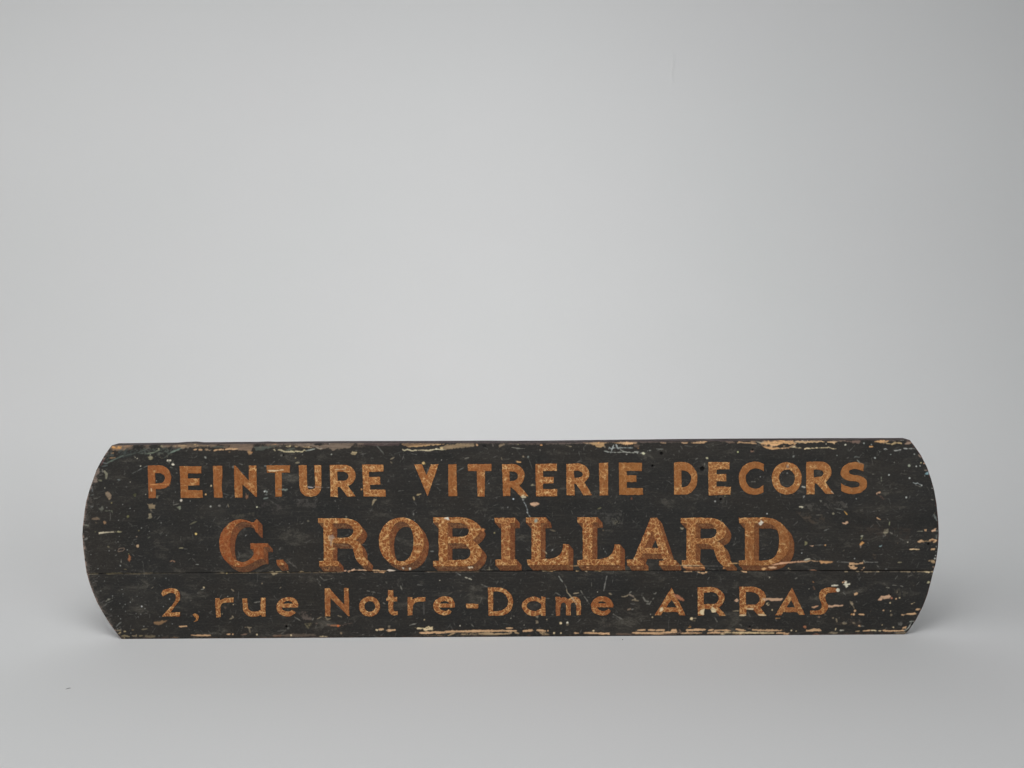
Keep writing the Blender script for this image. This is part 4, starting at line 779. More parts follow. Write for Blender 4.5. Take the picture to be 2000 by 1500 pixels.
def fast_mesh(name, verts, quads=None, tris=None):
    me = bpy.data.meshes.new(name)
    nq = 0 if quads is None else len(quads); ntr = 0 if tris is None else len(tris)
    me.vertices.add(len(verts))
    me.vertices.foreach_set('co', np.asarray(verts, np.float32).ravel())
    loops = []; starts = []
    if nq:
        loops.append(np.asarray(quads, np.int32).ravel()); starts.append(np.arange(nq) * 4)
    if ntr:
        base = nq * 4
        loops.append(np.asarray(tris, np.int32).ravel()); starts.append(base + np.arange(ntr) * 3)
    lo = np.concatenate(loops)
    me.loops.add(len(lo)); me.loops.foreach_set('vertex_index', lo)
    me.polygons.add(nq + ntr)
    me.polygons.foreach_set('loop_start', np.concatenate(starts).astype(np.int32))
    me.polygons.foreach_set('use_smooth', np.ones(nq + ntr, bool))
    me.update(calc_edges=True)
    me.validate()
    return me


def set_col(me, name, rgb, a):
    at = me.attributes.new(name, 'FLOAT_COLOR', 'POINT')
    at.data.foreach_set('color', np.concatenate([rgb, a[:, None]], 1).astype(np.float32).ravel())


def build_plank(upper, nu, nv):
    u, t = np.meshgrid(np.linspace(0, 1, nu), np.linspace(0, 1, nv))
    x = 165 + u * 1668
    for _ in range(4):
        y0, y1 = (yt(x), yj(x) - 0.45) if upper else (yj(x) + 0.45, yb(x))
        y = y0 + (y1 - y0) * t
        x = xl(y) + (xr(y) - xl(y)) * u
    X, Z = plane(x, y)
    e = np.minimum(np.minimum((x - xl(y)) * 0.93, (xr(y) - x) * 0.93), np.minimum(y - y0, y1 - y))
    ej = (y1 - y) if upper else (y - y0)
    R = 2.6 + 0.5 * sample(J3, x, y)
    q = np.clip(1 - e / np.maximum(R, 0.8), 0, 1)
    drop = 0.0013 * (1 - np.sqrt(np.maximum(1 - q * q, 0)))
    nearj = np.clip(1 - ej / 3, 0, 1)
    drop = drop * (1 - 0.45 * nearj)
    Yv = drop - sample(board.h, x, y)
    verts = np.stack([X, Yv, Z], -1).reshape(-1, 3)
    col, al = mark_at(board, x, y)
    col = col.reshape(-1, 3); al = al.ravel()
    idx = np.arange(nu * nv).reshape(nv, nu)
    quads = np.stack([idx[1:, :-1], idx[1:, 1:], idx[:-1, 1:], idx[:-1, :-1]], -1).reshape(-1, 4)
    loop = np.concatenate([idx[0, :-1], idx[:-1, -1], idx[-1, :0:-1], idx[:0:-1, 0]])      # round the edge
    n = len(loop)
    allv, allc, alla, allq = [verts], [col], [al], [quads]
    prev, base = loop, len(verts)
    wn = rng.standard_normal(n)
    for kx, dy in enumerate((0.0024, 0.007, 0.0145, THICK - 0.001, THICK)):
        ring = verts[loop].copy()
        ring[:, 1] = dy
        if kx == 4:
            ring[:, 0] *= 0.9992; ring[:, 2] = ring[:, 2] + (ring[:, 2].mean() - ring[:, 2]) * 0.005
        ids = np.arange(base, base + n)
        allv.append(ring)
        sh = (0.85 + 0.25 * np.clip(wn + 0.5 * np.roll(wn, 1), -1, 1))[:, None]
        allc.append(np.tile(alb((66, 54, 54)), (n, 1)) * sh)
        alla.append(np.full(n, 0.85))
        nx = np.roll(np.arange(n), -1)
        allq.append(np.stack([prev, prev[nx], ids[nx], ids], -1))
        prev = ids; base += n
    # back: join the left and right ends of the last ring by strips (a flat back)
    rightc = prev[nu - 1: nu - 1 + nv]
    leftc = np.append(prev[2 * (nu - 1) + nv - 1:], prev[0])[::-1]
    allq.append(np.stack([leftc[:-1], leftc[1:], rightc[1:], rightc[:-1]], -1)[:, ::-1])
    me = fast_mesh('plank', np.concatenate(allv), np.concatenate(allq))
    set_col(me, 'mark', np.concatenate(allc), np.concatenate(alla))
    me.materials.append(MB)
    o = bpy.data.objects.new('plank', me)
    scene.collection.objects.link(o)
    o.parent = root
    o['label'] = ('broad upper plank carrying the two top lines of lettering' if upper
                  else 'narrow lower plank carrying the address line')
    return o


build_plank(True, 1660, 252)
build_plank(False, 1640, 128)

# ------------------------------------------------------------------ lettering
def spline(pts):
    """corner points are (x, y); smooth points are (x, y, 1)"""
    n = len(pts)
    Pn = [np.array(p[:2], float) for p in pts]
    sm = [len(p) > 2 for p in pts]
    out = []
    for i in range(n):
        j = (i + 1) % n
        a, b = Pn[i], Pn[j]
        if not sm[i] and not sm[j]:
            k = max(1, int(np.linalg.norm(b - a) / 12))
            for s in range(k): out.append(a + (b - a) * s / k)
            continue
        ta = (b - Pn[i - 1]) * 0.5 if sm[i] else None
        tb = (Pn[(j + 1) % n] - a) * 0.5 if sm[j] else None
        if ta is None: ta = 1.5 * (b - a) - 0.5 * tb
        if tb is None: tb = 1.5 * (b - a) - 0.5 * ta
        k = max(3, int(np.linalg.norm(b - a) / 10))
        for s in range(k):
            t = s / k
            out.append((2 * t**3 - 3 * t**2 + 1) * a + (t**3 - 2 * t**2 + t) * ta + (-2 * t**3 + 3 * t**2) * b + (t**3 - t**2) * tb)
    return np.array(out)


def ell(cx, cy, rx, ry, p=2.0, n=72):
    a = np.linspace(0, 2 * math.pi, n, endpoint=False)
    c, s = np.cos(a), np.sin(a)
    return np.stack([cx + rx * np.sign(c) * np.abs(c) ** (2 / p), cy + ry * np.sign(s) * np.abs(s) ** (2 / p)], 1)


def loops_of(spec, tl):
    res = []
    for q in spec:
        pts = q if isinstance(q, np.ndarray) else spline(q)
        pts = np.asarray(pts, float) / tl[2] + np.array(tl[:2])
        pts = pts + np.stack([sample(J2, pts[:, 0], pts[:, 1]), sample(J2, pts[:, 0] + 31, pts[:, 1])], 1) * 0.22
        res.append(pts)
    return res


def inside_loops(x, y, loops):
    r = np.zeros(np.shape(x), bool)
    for l in loops: r ^= inside_poly(x, y, l)
    return r


def triangulate(loops, extra_edges, test, step):
    pts = np.concatenate(loops + [np.array(e, float) for e in extra_edges]) if extra_edges else np.concatenate(loops)
    edges = []
    o = 0
    for l in loops:
        n = len(l)
        edges += [(o + i, o + (i + 1) % n) for i in range(n)]
        o += n
    for e in extra_edges:
        edges.append((o, o + 1)); o += 2
    x0, y0 = pts.min(0); x1, y1 = pts.max(0)
    gx, gy = np.meshgrid(np.arange(x0, x1, step), np.arange(y0, y1, step * 0.87))
    gx[1::2] += step / 2
    gx = gx.ravel(); gy = gy.ravel()
    k = test(gx, gy)
    gx, gy = gx[k], gy[k]
    near = np.ones(len(gx), bool)
    for l in loops:
        for i in range(len(l)):
            d, _ = seg_dist(gx, gy, l[i], l[(i + 1) % len(l)])
            near &= d > 0.45
    inner = np.stack([gx[near], gy[near]], 1)
    allp = [Vector((float(a), float(b))) for a, b in np.concatenate([pts, inner])]
    V, E, Fc, _, _, _ = delaunay_2d_cdt(allp, edges, [], 0, 1e-4)
    V = np.array([(v.x, v.y) for v in V]); Fc = np.array(Fc)
    cen = V[Fc].mean(1)
    Fc = Fc[test(cen[:, 0], cen[:, 1])]
    used = np.unique(Fc)
    remap = -np.ones(len(V), int); remap[used] = np.arange(len(used))
    return V[used], remap[Fc]


def paint_mesh(name, V, Fc, lift, tone, inten, parent, origin=None):
    V = V.copy()
    V[:, 1] = np.minimum(V[:, 1], np.where(V[:, 1] < yj(V[:, 0]) + 4, yj(V[:, 0]) - 1.2, 1e9))
    X, Z = plane(V[:, 0], V[:, 1])
    Y = -sample(board.h, V[:, 0], V[:, 1]) - lift
    verts = np.stack([X, Y, Z], 1)
    # wind faces towards -Y, and give the film its own edge down to the wood
    a, b, c = verts[Fc[:, 0]], verts[Fc[:, 1]], verts[Fc[:, 2]]
    ny = np.cross(b - a, c - a)[:, 1]
    Fc = np.where((ny > 0)[:, None], Fc[:, ::-1], Fc)
    ed = np.concatenate([Fc[:, [0, 1]], Fc[:, [1, 2]], Fc[:, [2, 0]]])
    key = set(map(tuple, ed))
    rim = np.array([e for e in map(tuple, ed) if (e[1], e[0]) not in key])
    nv = len(verts)
    rv = np.unique(rim)
    mp = -np.ones(nv, int); mp[rv] = nv + np.arange(len(rv))
    low = verts[rv].copy(); low[:, 1] += lift + 0.0001
    quads = np.stack([rim[:, 1], rim[:, 0], mp[rim[:, 0]], mp[rim[:, 1]]], 1)
    allv = np.concatenate([verts, low])
    o3 = allv.mean(0) if origin is None else origin
    me = fast_mesh(name, allv - o3, quads, Fc)
    idx = np.concatenate([np.arange(nv), rv])
    mc, ma = mark_at(top, V[:, 0], V[:, 1])
    set_col(me, 'mark', mc[idx], ma[idx])
    set_col(me, 'tone', tone[idx], np.full(len(idx), inten) if np.isscalar(inten) else inten[idx])
    me.materials.append(MG)
    o = bpy.data.objects.new(name, me)
    scene.collection.objects.link(o)
    o.parent = parent
    return o, o3


TONE = 0.79
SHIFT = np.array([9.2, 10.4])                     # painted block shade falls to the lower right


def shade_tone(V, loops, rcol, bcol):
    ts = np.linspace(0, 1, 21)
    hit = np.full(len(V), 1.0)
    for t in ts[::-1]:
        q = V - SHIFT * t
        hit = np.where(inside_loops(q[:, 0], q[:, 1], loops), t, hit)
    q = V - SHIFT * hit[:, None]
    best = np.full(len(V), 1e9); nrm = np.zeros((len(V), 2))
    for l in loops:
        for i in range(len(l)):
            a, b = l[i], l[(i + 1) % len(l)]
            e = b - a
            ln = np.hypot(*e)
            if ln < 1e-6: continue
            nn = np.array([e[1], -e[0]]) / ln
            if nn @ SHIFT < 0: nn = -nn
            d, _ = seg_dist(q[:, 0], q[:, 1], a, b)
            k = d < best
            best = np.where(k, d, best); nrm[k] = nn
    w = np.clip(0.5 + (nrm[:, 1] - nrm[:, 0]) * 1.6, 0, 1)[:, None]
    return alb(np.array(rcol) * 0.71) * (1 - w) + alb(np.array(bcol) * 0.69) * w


def add_letter(name, label, spec, tl, tone, inten, shade=None, step=1.5):
    loops = loops_of(spec, tl)
    test = lambda x, y: inside_loops(x, y, loops)
    V, Fc = triangulate(loops, [], test, step)
    lift = 0.00034 if shade else 0.0003
    o, o3 = paint_mesh(name, V, Fc, lift, np.tile(alb(np.array(tone) * (TONE * 0.94 if shade else TONE) * np.array([1.02, 0.965, 0.95])), (len(V), 1)), inten, root)
    o.location = o3
    if label: o['label'] = label
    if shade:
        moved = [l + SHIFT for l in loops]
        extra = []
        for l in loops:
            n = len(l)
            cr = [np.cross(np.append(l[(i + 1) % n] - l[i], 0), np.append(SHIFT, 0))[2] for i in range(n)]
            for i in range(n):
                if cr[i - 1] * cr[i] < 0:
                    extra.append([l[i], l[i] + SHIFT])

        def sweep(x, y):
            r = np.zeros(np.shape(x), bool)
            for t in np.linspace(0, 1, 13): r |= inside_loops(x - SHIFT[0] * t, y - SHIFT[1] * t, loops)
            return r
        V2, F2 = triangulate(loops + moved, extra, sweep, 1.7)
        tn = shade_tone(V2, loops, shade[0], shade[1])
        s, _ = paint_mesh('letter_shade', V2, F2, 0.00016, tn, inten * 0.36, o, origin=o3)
    return o


R1 = [
 ((280, 880), [
  ('P', .28, (164, 98, 50), [[(70, 236), (240, 230), (340, 255, 1), (410, 330, 1), (435, 430, 1), (408, 530, 1), (340, 588, 1), (195, 608), (195, 742), (85, 742)], [(182, 352), (260, 348), (322, 385, 1), (340, 435, 1), (312, 492, 1), (250, 512), (190, 516)]]),
  ('E', .45, (164, 102, 50), [[(568, 245), (908, 245), (905, 355), (695, 358), (695, 435), (878, 434), (875, 540), (696, 545), (702, 618), (925, 620), (928, 740), (588, 740)]]),
  ('I', .4, (162, 100, 50), [[(1088, 240), (1232, 238), (1235, 400), (1226, 560), (1242, 738), (1105, 735), (1092, 500)]]),
  ('N', .5, (160, 98, 48), [[(1415, 238), (1440, 240), (1650, 472), (1650, 235), (1765, 235), (1776, 722), (1760, 726), (1548, 528), (1552, 735), (1430, 735)]])]),
 ((510, 880), [
  ('T', .35, (166, 106, 54), [[(82, 232), (450, 230), (450, 345), (322, 345), (325, 722), (222, 722), (218, 345), (92, 345)]]),
  ('U', .62, (166, 106, 56), [[(588, 230), (715, 230), (720, 550), (738, 595, 1), (785, 608, 1), (832, 588, 1), (846, 540), (828, 230), (942, 228), (940, 590), (915, 655, 1), (855, 705, 1), (770, 720, 1), (690, 705, 1), (628, 655, 1), (602, 580)]]),
  ('R', .72, (166, 106, 56), [[(1075, 225), (1300, 222), (1400, 250, 1), (1460, 320, 1), (1475, 390, 1), (1455, 470, 1), (1405, 528, 1), (1355, 550), (1475, 718), (1350, 720), (1238, 570), (1195, 570), (1200, 725), (1085, 720), (1080, 400)], [(1190, 330), (1285, 328), (1342, 355, 1), (1364, 400, 1), (1342, 450, 1), (1290, 473), (1195, 475)]]),
  ('E', .72, (168, 108, 58), [[(1580, 220), (1910, 220), (1915, 325), (1685, 335), (1690, 415), (1858, 412), (1862, 530), (1702, 540), (1705, 612), (1945, 610), (1950, 718), (1600, 718), (1590, 450)]])]),
 ((800, 880), [
  ('V', .62, (164, 102, 52), [[(75, 218), (190, 215), (266, 385), (330, 215), (455, 213), (286, 702), (276, 705)]]),
  ('I', .45, (162, 102, 52), [[(603, 218), (735, 215), (735, 400), (745, 712), (608, 712)]]),
  ('T', .5, (162, 100, 52), [[(906, 222), (924, 212), (1278, 210), (1278, 322), (1180, 322), (1172, 720), (1062, 718), (1050, 322), (912, 320)]]),
  ('R', .6, (162, 100, 50), [[(1445, 212), (1640, 210), (1730, 250, 1), (1785, 330, 1), (1795, 400, 1), (1770, 480, 1), (1720, 547), (1858, 715), (1740, 718), (1592, 575), (1575, 572), (1575, 712), (1460, 712), (1452, 450)], [(1560, 325), (1635, 328), (1682, 358, 1), (1692, 402, 1), (1678, 448, 1), (1630, 474), (1565, 478)]])]),
 ((1020, 880), [
  ('E', .62, (162, 100, 50), [[(203, 212), (542, 205), (540, 315), (325, 320), (328, 412), (490, 410), (490, 510), (328, 515), (325, 602), (545, 600), (548, 712), (215, 715)]]),
  ('R', .66, (164, 104, 54), [[(690, 212), (860, 200), (960, 225, 1), (1030, 290, 1), (1048, 370, 1), (1025, 440, 1), (972, 497), (1092, 697), (960, 700), (845, 525), (812, 515), (820, 700), (690, 700)], [(808, 318), (880, 315), (930, 338, 1), (943, 375, 1), (922, 412, 1), (870, 424), (815, 426)]]),
  ('I', .55, (164, 106, 56), [[(1198, 197), (1340, 190), (1342, 700), (1210, 702)]]),
  ('E', .38, (164, 108, 54), [[(1510, 190), (1872, 190), (1870, 318), (1632, 318), (1635, 386), (1780, 385), (1785, 490), (1632, 492), (1632, 588), (1888, 588), (1885, 692), (1515, 695)]])]),
 ((1300, 880), [
  ('D', .5, (166, 108, 56), [[(130, 185), (200, 178), (300, 178), (400, 225, 1), (470, 310, 1), (496, 415, 1), (480, 540, 1), (425, 630, 1), (345, 678, 1), (270, 688), (135, 688)], [(248, 310), (295, 312), (365, 350, 1), (398, 420, 1), (382, 495, 1), (330, 555, 1), (252, 576)]]),
  ('E', .7, (162, 106, 58), [[(665, 180), (1000, 180), (998, 290), (795, 295), (795, 368), (948, 368), (948, 478), (795, 482), (795, 562), (1018, 565), (1015, 688), (672, 702)]]),
  ('C', .36, (166, 108, 56), [[(1535, 212), (1535, 325), (1470, 290, 1), (1385, 278, 1), (1305, 318, 1), (1258, 400, 1), (1262, 490, 1), (1310, 565, 1), (1390, 595, 1), (1460, 583, 1), (1530, 542), (1528, 650), (1460, 680, 1), (1370, 692, 1), (1265, 662, 1), (1180, 575, 1), (1143, 440, 1), (1170, 310, 1), (1250, 215, 1), (1350, 177, 1), (1445, 178, 1)]])]),
 ((1480, 880), [
  ('O', .58, (168, 110, 58), [ell(452, 434, 234, 252, 2.05), ell(455, 437, 124, 141)]),
  ('R', .58, (168, 110, 58), [[(758, 175), (985, 172), (1080, 200, 1), (1136, 270, 1), (1150, 330, 1), (1128, 412, 1), (1055, 497), (1188, 677), (1060, 675), (925, 515), (888, 505), (888, 680), (760, 684)], [(872, 298), (945, 295), (1008, 320, 1), (1028, 358, 1), (1000, 400, 1), (940, 413), (878, 420)]]),
  ('S', .3, (170, 112, 58), [[(1655, 212), (1600, 190, 1), (1510, 178, 1), (1410, 200, 1), (1330, 260, 1), (1295, 345, 1), (1328, 425, 1), (1415, 470, 1), (1520, 480, 1), (1578, 498, 1), (1592, 535, 1), (1562, 568, 1), (1480, 578, 1), (1390, 558, 1), (1300, 512), (1305, 632), (1390, 668, 1), (1490, 681, 1), (1615, 652, 1), (1690, 585, 1), (1706, 510, 1), (1680, 440, 1), (1600, 396, 1), (1500, 384, 1), (1438, 362, 1), (1428, 325, 1), (1462, 296, 1), (1540, 290, 1), (1650, 325)]])]),
]
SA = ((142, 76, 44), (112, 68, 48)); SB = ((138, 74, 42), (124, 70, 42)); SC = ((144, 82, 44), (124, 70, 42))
R2 = [
 ((420, 1000), [
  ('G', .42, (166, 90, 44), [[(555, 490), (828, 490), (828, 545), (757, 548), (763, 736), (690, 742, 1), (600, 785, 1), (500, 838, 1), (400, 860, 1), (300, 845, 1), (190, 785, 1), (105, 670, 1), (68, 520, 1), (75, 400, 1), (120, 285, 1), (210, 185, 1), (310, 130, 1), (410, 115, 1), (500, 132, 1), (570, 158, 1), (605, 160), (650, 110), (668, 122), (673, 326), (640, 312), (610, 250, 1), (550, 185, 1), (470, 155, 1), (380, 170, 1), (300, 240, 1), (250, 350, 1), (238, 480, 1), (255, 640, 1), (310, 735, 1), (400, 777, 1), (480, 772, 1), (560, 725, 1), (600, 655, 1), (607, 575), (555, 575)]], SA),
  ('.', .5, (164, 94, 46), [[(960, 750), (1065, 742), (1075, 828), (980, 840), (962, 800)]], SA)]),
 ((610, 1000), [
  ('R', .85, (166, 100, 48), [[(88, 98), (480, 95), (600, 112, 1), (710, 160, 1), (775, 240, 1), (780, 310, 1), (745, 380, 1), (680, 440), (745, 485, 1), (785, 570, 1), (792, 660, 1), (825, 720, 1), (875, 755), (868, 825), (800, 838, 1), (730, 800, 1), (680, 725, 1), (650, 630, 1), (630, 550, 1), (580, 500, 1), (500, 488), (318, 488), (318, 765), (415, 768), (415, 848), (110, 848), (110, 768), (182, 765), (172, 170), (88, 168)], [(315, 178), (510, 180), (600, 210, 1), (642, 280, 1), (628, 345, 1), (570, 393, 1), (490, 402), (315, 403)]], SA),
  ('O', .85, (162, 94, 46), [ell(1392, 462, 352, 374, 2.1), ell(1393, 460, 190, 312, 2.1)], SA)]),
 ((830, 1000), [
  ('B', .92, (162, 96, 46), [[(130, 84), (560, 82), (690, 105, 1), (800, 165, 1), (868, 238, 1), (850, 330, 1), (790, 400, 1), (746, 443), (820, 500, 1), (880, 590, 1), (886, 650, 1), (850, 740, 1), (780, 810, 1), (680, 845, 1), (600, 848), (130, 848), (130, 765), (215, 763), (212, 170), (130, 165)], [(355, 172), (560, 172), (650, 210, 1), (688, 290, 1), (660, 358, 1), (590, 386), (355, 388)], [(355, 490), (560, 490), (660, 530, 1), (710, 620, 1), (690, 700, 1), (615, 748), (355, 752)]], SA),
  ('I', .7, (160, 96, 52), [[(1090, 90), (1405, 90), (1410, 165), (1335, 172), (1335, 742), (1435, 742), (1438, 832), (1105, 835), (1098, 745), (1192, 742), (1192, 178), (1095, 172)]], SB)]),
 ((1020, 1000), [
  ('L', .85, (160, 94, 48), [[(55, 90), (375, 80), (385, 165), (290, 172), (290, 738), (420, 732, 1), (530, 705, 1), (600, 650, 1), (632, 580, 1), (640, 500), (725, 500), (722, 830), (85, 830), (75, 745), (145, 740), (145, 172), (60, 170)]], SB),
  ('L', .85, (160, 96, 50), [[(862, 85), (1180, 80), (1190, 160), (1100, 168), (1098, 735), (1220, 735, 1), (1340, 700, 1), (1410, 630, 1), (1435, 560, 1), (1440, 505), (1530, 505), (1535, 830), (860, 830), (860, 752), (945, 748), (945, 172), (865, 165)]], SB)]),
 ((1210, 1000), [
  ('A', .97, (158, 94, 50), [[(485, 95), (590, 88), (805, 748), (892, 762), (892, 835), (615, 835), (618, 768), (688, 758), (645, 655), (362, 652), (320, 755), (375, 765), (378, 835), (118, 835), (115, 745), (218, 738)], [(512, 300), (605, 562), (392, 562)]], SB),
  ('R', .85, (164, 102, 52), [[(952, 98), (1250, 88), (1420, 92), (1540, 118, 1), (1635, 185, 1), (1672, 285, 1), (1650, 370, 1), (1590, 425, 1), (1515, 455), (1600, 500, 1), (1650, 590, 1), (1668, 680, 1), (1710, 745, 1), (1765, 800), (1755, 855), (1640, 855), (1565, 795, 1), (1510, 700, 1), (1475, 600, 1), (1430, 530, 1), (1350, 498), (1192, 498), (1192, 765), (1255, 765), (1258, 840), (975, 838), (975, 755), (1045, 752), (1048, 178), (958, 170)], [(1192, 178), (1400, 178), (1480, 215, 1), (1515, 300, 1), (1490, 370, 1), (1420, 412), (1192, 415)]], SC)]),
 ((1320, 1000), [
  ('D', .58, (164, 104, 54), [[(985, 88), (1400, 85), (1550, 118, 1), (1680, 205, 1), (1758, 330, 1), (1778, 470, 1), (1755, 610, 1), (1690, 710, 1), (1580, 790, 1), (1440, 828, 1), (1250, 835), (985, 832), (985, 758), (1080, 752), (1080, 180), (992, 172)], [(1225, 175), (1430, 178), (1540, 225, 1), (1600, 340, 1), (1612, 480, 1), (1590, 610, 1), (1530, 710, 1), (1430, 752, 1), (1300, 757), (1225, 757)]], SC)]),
]
R3 = [
 ((300, 1125), [
  ('2', .85, (150, 88, 44), [[(150, 320), (118, 280), (150, 215), (230, 195, 1), (290, 190, 1), (370, 215, 1), (410, 280, 1), (408, 370, 1), (360, 440, 1), (265, 570), (412, 568), (410, 632), (128, 632), (190, 560), (310, 430, 1), (345, 360, 1), (345, 300, 1), (310, 270, 1), (250, 265, 1), (200, 285, 1)]]),
  (',', .9, (170, 116, 64), [[(610, 605), (650, 588, 1), (695, 610, 1), (705, 650, 1), (680, 700, 1), (625, 718), (655, 690, 1), (665, 660, 1), (640, 640, 1)]]),
  ('r', .85, (158, 98, 52), [[(962, 345), (1035, 342), (1038, 380), (1100, 350, 1), (1160, 342), (1250, 342), (1248, 412), (1150, 415), (1080, 430, 1), (1048, 480, 1), (1050, 640), (980, 648), (968, 500)]]),
  ('u', .75, (158, 98, 52), [[(1388, 350), (1465, 348), (1470, 470), (1485, 525, 1), (1540, 555, 1), (1620, 550, 1), (1672, 525), (1672, 345), (1752, 340), (1750, 635), (1690, 635), (1680, 605), (1620, 630, 1), (1540, 640, 1), (1460, 610, 1), (1405, 540, 1), (1395, 470)]])]),
 ((500, 1125), [
  ('e', .85, (156, 92, 50), [[(655, 488), (662, 440, 1), (625, 370, 1), (550, 334, 1), (470, 334, 1), (385, 365, 1), (332, 430, 1), (322, 505, 1), (352, 575, 1), (425, 620, 1), (510, 630, 1), (580, 608, 1), (622, 572), (565, 530), (520, 552, 1), (460, 548, 1), (415, 525, 1), (398, 495)], [(425, 432), (450, 402, 1), (500, 388, 1), (550, 400, 1), (575, 432)]]),
  ('N', .55, (158, 96, 52), [[(1072, 192), (1145, 190), (1380, 450), (1375, 190), (1448, 188), (1460, 625), (1440, 625), (1165, 340), (1162, 630), (1080, 630)]]),
  ('o', .8, (158, 98, 54), [ell(1775, 477, 164, 156), ell(1780, 475, 85, 84)])]),
 ((720, 1125), [
  ('t', .75, (158, 96, 52), [[(302, 222), (385, 222), (385, 330), (445, 330), (445, 395), (382, 398), (385, 520), (405, 550, 1), (450, 548), (458, 612), (400, 615), (345, 595, 1), (312, 540), (308, 395), (278, 392), (278, 345), (302, 330)]]),
  ('r', .7, (156, 94, 50), [[(608, 330), (685, 330), (690, 365), (740, 340, 1), (800, 330), (888, 330), (888, 392), (790, 400, 1), (720, 420, 1), (688, 470), (685, 612), (610, 615)]]),
  ('e', .85, (154, 92, 48), [[(1350, 488), (1345, 430, 1), (1300, 350, 1), (1200, 318, 1), (1110, 335, 1), (1035, 390, 1), (1008, 460, 1), (1030, 540, 1), (1090, 590, 1), (1180, 615, 1), (1260, 595, 1), (1298, 550), (1245, 522), (1200, 545, 1), (1140, 530, 1), (1100, 492)], [(1105, 430), (1140, 400, 1), (1190, 392, 1), (1240, 405, 1), (1265, 435)]]),
  ('-', .98, (172, 112, 62), [[(1522, 432), (1710, 435), (1718, 480), (1705, 508), (1530, 500), (1518, 470)]])]),
 ((940, 1125), [
  ('D', .85, (156, 96, 52), [[(105, 180), (280, 178), (370, 205, 1), (450, 270, 1), (492, 370, 1), (488, 470, 1), (440, 560, 1), (360, 605, 1), (280, 620), (115, 622), (108, 400)], [(185, 240), (265, 240), (350, 270, 1), (405, 340, 1), (420, 420, 1), (390, 490, 1), (320, 535, 1), (260, 548), (185, 550)]]),
  ('a', .85, (156, 94, 52), [[(935, 325), (1002, 325), (1002, 622), (940, 622), (930, 590), (870, 618, 1), (800, 625, 1), (710, 590, 1), (645, 505, 1), (640, 430, 1), (690, 370, 1), (780, 328, 1), (860, 328, 1), (935, 370)], [(712, 450, 1), (750, 405, 1), (820, 388, 1), (890, 402, 1), (940, 450, 1), (920, 510, 1), (850, 545, 1), (770, 535, 1), (722, 495, 1)]]),
  ('m', .65, (154, 92, 52), [[(1162, 330), (1232, 325), (1240, 345), (1300, 335, 1), (1362, 360), (1420, 330, 1), (1490, 330, 1), (1542, 370, 1), (1555, 430), (1558, 612), (1488, 612), (1482, 460), (1455, 412, 1), (1412, 420, 1), (1395, 455), (1398, 612), (1322, 612), (1325, 450), (1292, 410, 1), (1252, 430, 1), (1238, 470), (1232, 622), (1165, 622)]])]),
 ((1130, 1125), [
  ('e', .5, (160, 92, 46), [[(540, 490), (535, 430, 1), (480, 350, 1), (380, 318, 1), (285, 335, 1), (215, 400, 1), (192, 460, 1), (218, 550, 1), (290, 600, 1), (380, 618, 1), (455, 600, 1), (505, 550), (465, 512), (420, 545, 1), (360, 545, 1), (310, 520, 1), (290, 490)], [(300, 425), (330, 398, 1), (365, 390, 1), (410, 405, 1), (440, 425)]]),
  ('A', .72, (158, 92, 46), [[(1455, 182), (1672, 612), (1580, 612), (1550, 562), (1320, 562), (1290, 612), (1190, 615), (1200, 592)], [(1455, 370), (1530, 490), (1370, 490)]])]),
 ((1340, 1125), [
  ('R', .85, (152, 88, 46), [[(178, 178), (400, 172), (500, 200, 1), (580, 270, 1), (602, 345, 1), (575, 430, 1), (512, 492), (625, 620), (522, 622), (430, 518), (280, 515), (278, 612), (185, 618)], [(275, 265), (390, 250), (450, 262, 1), (498, 310, 1), (505, 370, 1), (470, 425, 1), (400, 438), (275, 440)]]),
  ('R', .8, (156, 92, 48), [[(832, 168), (1060, 170), (1150, 200, 1), (1230, 270, 1), (1248, 350, 1), (1220, 440, 1), (1160, 495), (1255, 622), (1140, 622), (1050, 530), (940, 525), (938, 625), (838, 628)], [(932, 245), (1040, 250), (1110, 285, 1), (1150, 340, 1), (1140, 400, 1), (1090, 445), (935, 448)]]),
  ('A', .65, (160, 100, 56), [[(1655, 182), (1855, 605), (1770, 605), (1740, 565), (1520, 565), (1485, 615), (1388, 612), (1450, 520)], [(1640, 370), (1700, 492), (1570, 490)]])]),
 ((1560, 1125), [
  ('S', .6, (152, 88, 44), [[(620, 195), (625, 250), (500, 260), (440, 278, 1), (415, 330, 1), (430, 400, 1), (462, 470, 1), (445, 530, 1), (400, 580, 1), (340, 605), (182, 602), (178, 542), (300, 540), (345, 510, 1), (360, 460, 1), (345, 400, 1), (318, 330, 1), (325, 260, 1), (370, 205, 1), (440, 182, 1), (540, 180)]])]),
]
KINDS = {'.': 'full_stop', ',': 'comma', '-': 'hyphen', '2': 'numeral'}
ORD = ['first', 'second', 'third', 'fourth', 'fifth', 'sixth', 'seventh', 'eighth', 'ninth', 'tenth', 'eleventh', 'twelfth',
       'thirteenth', 'fourteenth', 'fifteenth', 'sixteenth', 'seventeenth', 'eighteenth', 'nineteenth', 'twentieth', 'twenty-first', 'twenty-second', 'twenty-third']
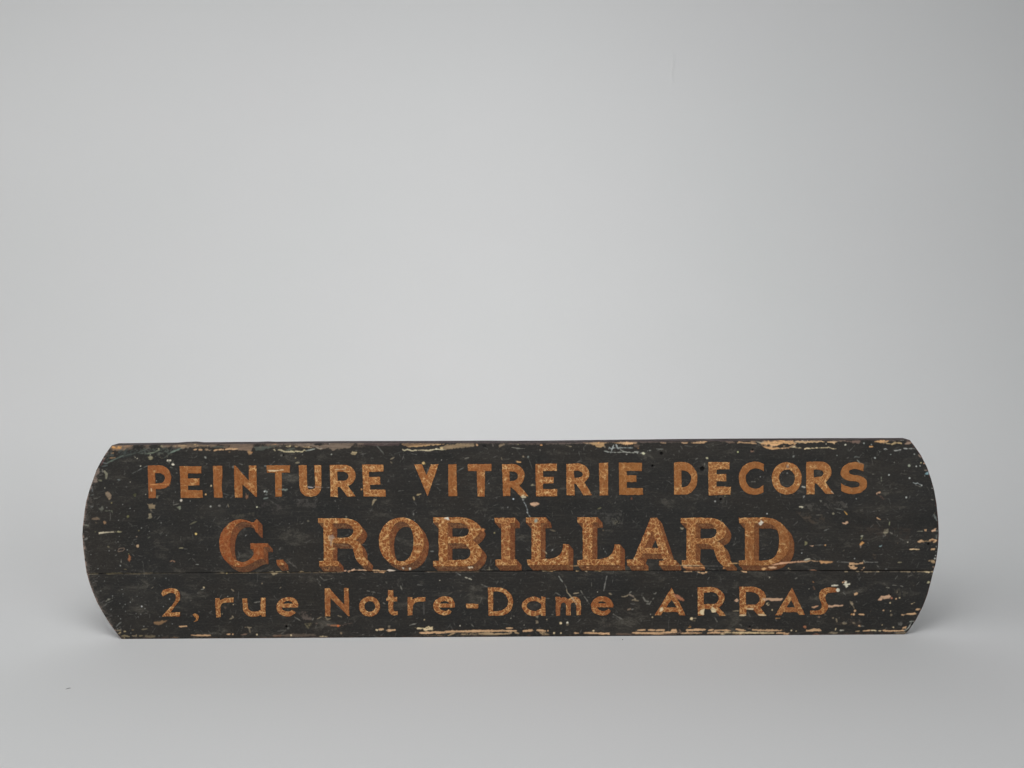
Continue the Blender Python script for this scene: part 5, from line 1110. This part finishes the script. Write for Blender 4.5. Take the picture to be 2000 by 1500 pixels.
for rows, where in ((R1, 'top line'), (R2, 'large middle line'), (R3, 'bottom line')):
    count = 0
    for org, items in rows:
        for it in items:
            kind = KINDS.get(it[0], 'letter')
            if kind == 'letter':
                lab = 'ochre %s %s, %s letter of the %s' % ('capital' if it[0].isupper() else 'small', it[0], ORD[count], where)
                count += 1
            else:
                lab = {'full_stop': 'ochre full stop after the initial of the large middle line', 'comma': 'ochre comma after the street number',
                       'hyphen': 'pale crackled hyphen in the bottom line', 'numeral': 'ochre figure 2 starting the bottom line'}[kind]
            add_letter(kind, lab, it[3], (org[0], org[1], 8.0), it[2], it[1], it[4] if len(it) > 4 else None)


# ------------------------------------------------------------------ two crumbs of dirt on the paper
def floor_at(x, y):
    d = ray(x, y)
    return CAM + d * (-CAM[2] / d[2])


def dirt(name, label, cat, pts, rad, col):
    vs, fs = [], []
    nseg = 7
    for k, (p, r) in enumerate(zip(pts, rad)):
        p = np.asarray(p)
        for s in range(nseg):
            a = 2 * math.pi * s / nseg
            vs.append((p[0], p[1] + r * math.cos(a), p[2] + r * math.sin(a)))
    for k in range(len(pts) - 1):
        for s in range(nseg):
            fs.append((k * nseg + s, k * nseg + (s + 1) % nseg, (k + 1) * nseg + (s + 1) % nseg, (k + 1) * nseg + s))
    fs.append(tuple(range(nseg))[::-1]); fs.append(tuple(range((len(pts) - 1) * nseg, len(pts) * nseg)))
    c = np.mean(np.asarray(vs), 0); c[2] = 0
    me = bpy.data.meshes.new(name)
    me.from_pydata([tuple(np.asarray(v) - c) for v in vs], [], fs)
    m, nt, b = new_mat(name + '_fibre')
    tc = N(nt, 'ShaderNodeTexCoord').outputs['Object']
    nt.links.new(mix_(nt, noise_(nt, tc, 900, 2).outputs[0], alb(col), alb([q * 0.7 for q in col])), b.inputs['Base Color'])
    b.inputs['Roughness'].default_value = 0.9
    me.materials.append(m)
    o = bpy.data.objects.new(name, me)
    scene.collection.objects.link(o)
    o.location = c
    return tag(o, label, cat)


f0 = floor_at(133.5, 1345.5)
dirt('lint', 'tiny grey thread of lint lying on the paper left of the sign', 'lint',
     [f0 + np.array([-.0024, -.0016, .0004]), f0 + np.array([-.0008, -.0002, .0007]), f0 + np.array([.001, .0010, .0006]), f0 + np.array([.0022, .0014, .0004])],
     [.0002, .0004, .0004, .0002], (152, 152, 152))
f1 = floor_at(1216, 1250)
dirt('crumb', 'tiny dark crumb on the paper just below the sign', 'crumb',
     [f1 + np.array([-.0008, 0, .0004]), f1 + np.array([0, 0, .0006]), f1 + np.array([.0008, .0002, .0004])], [.0002, .0006, .0003], (110, 106, 104))
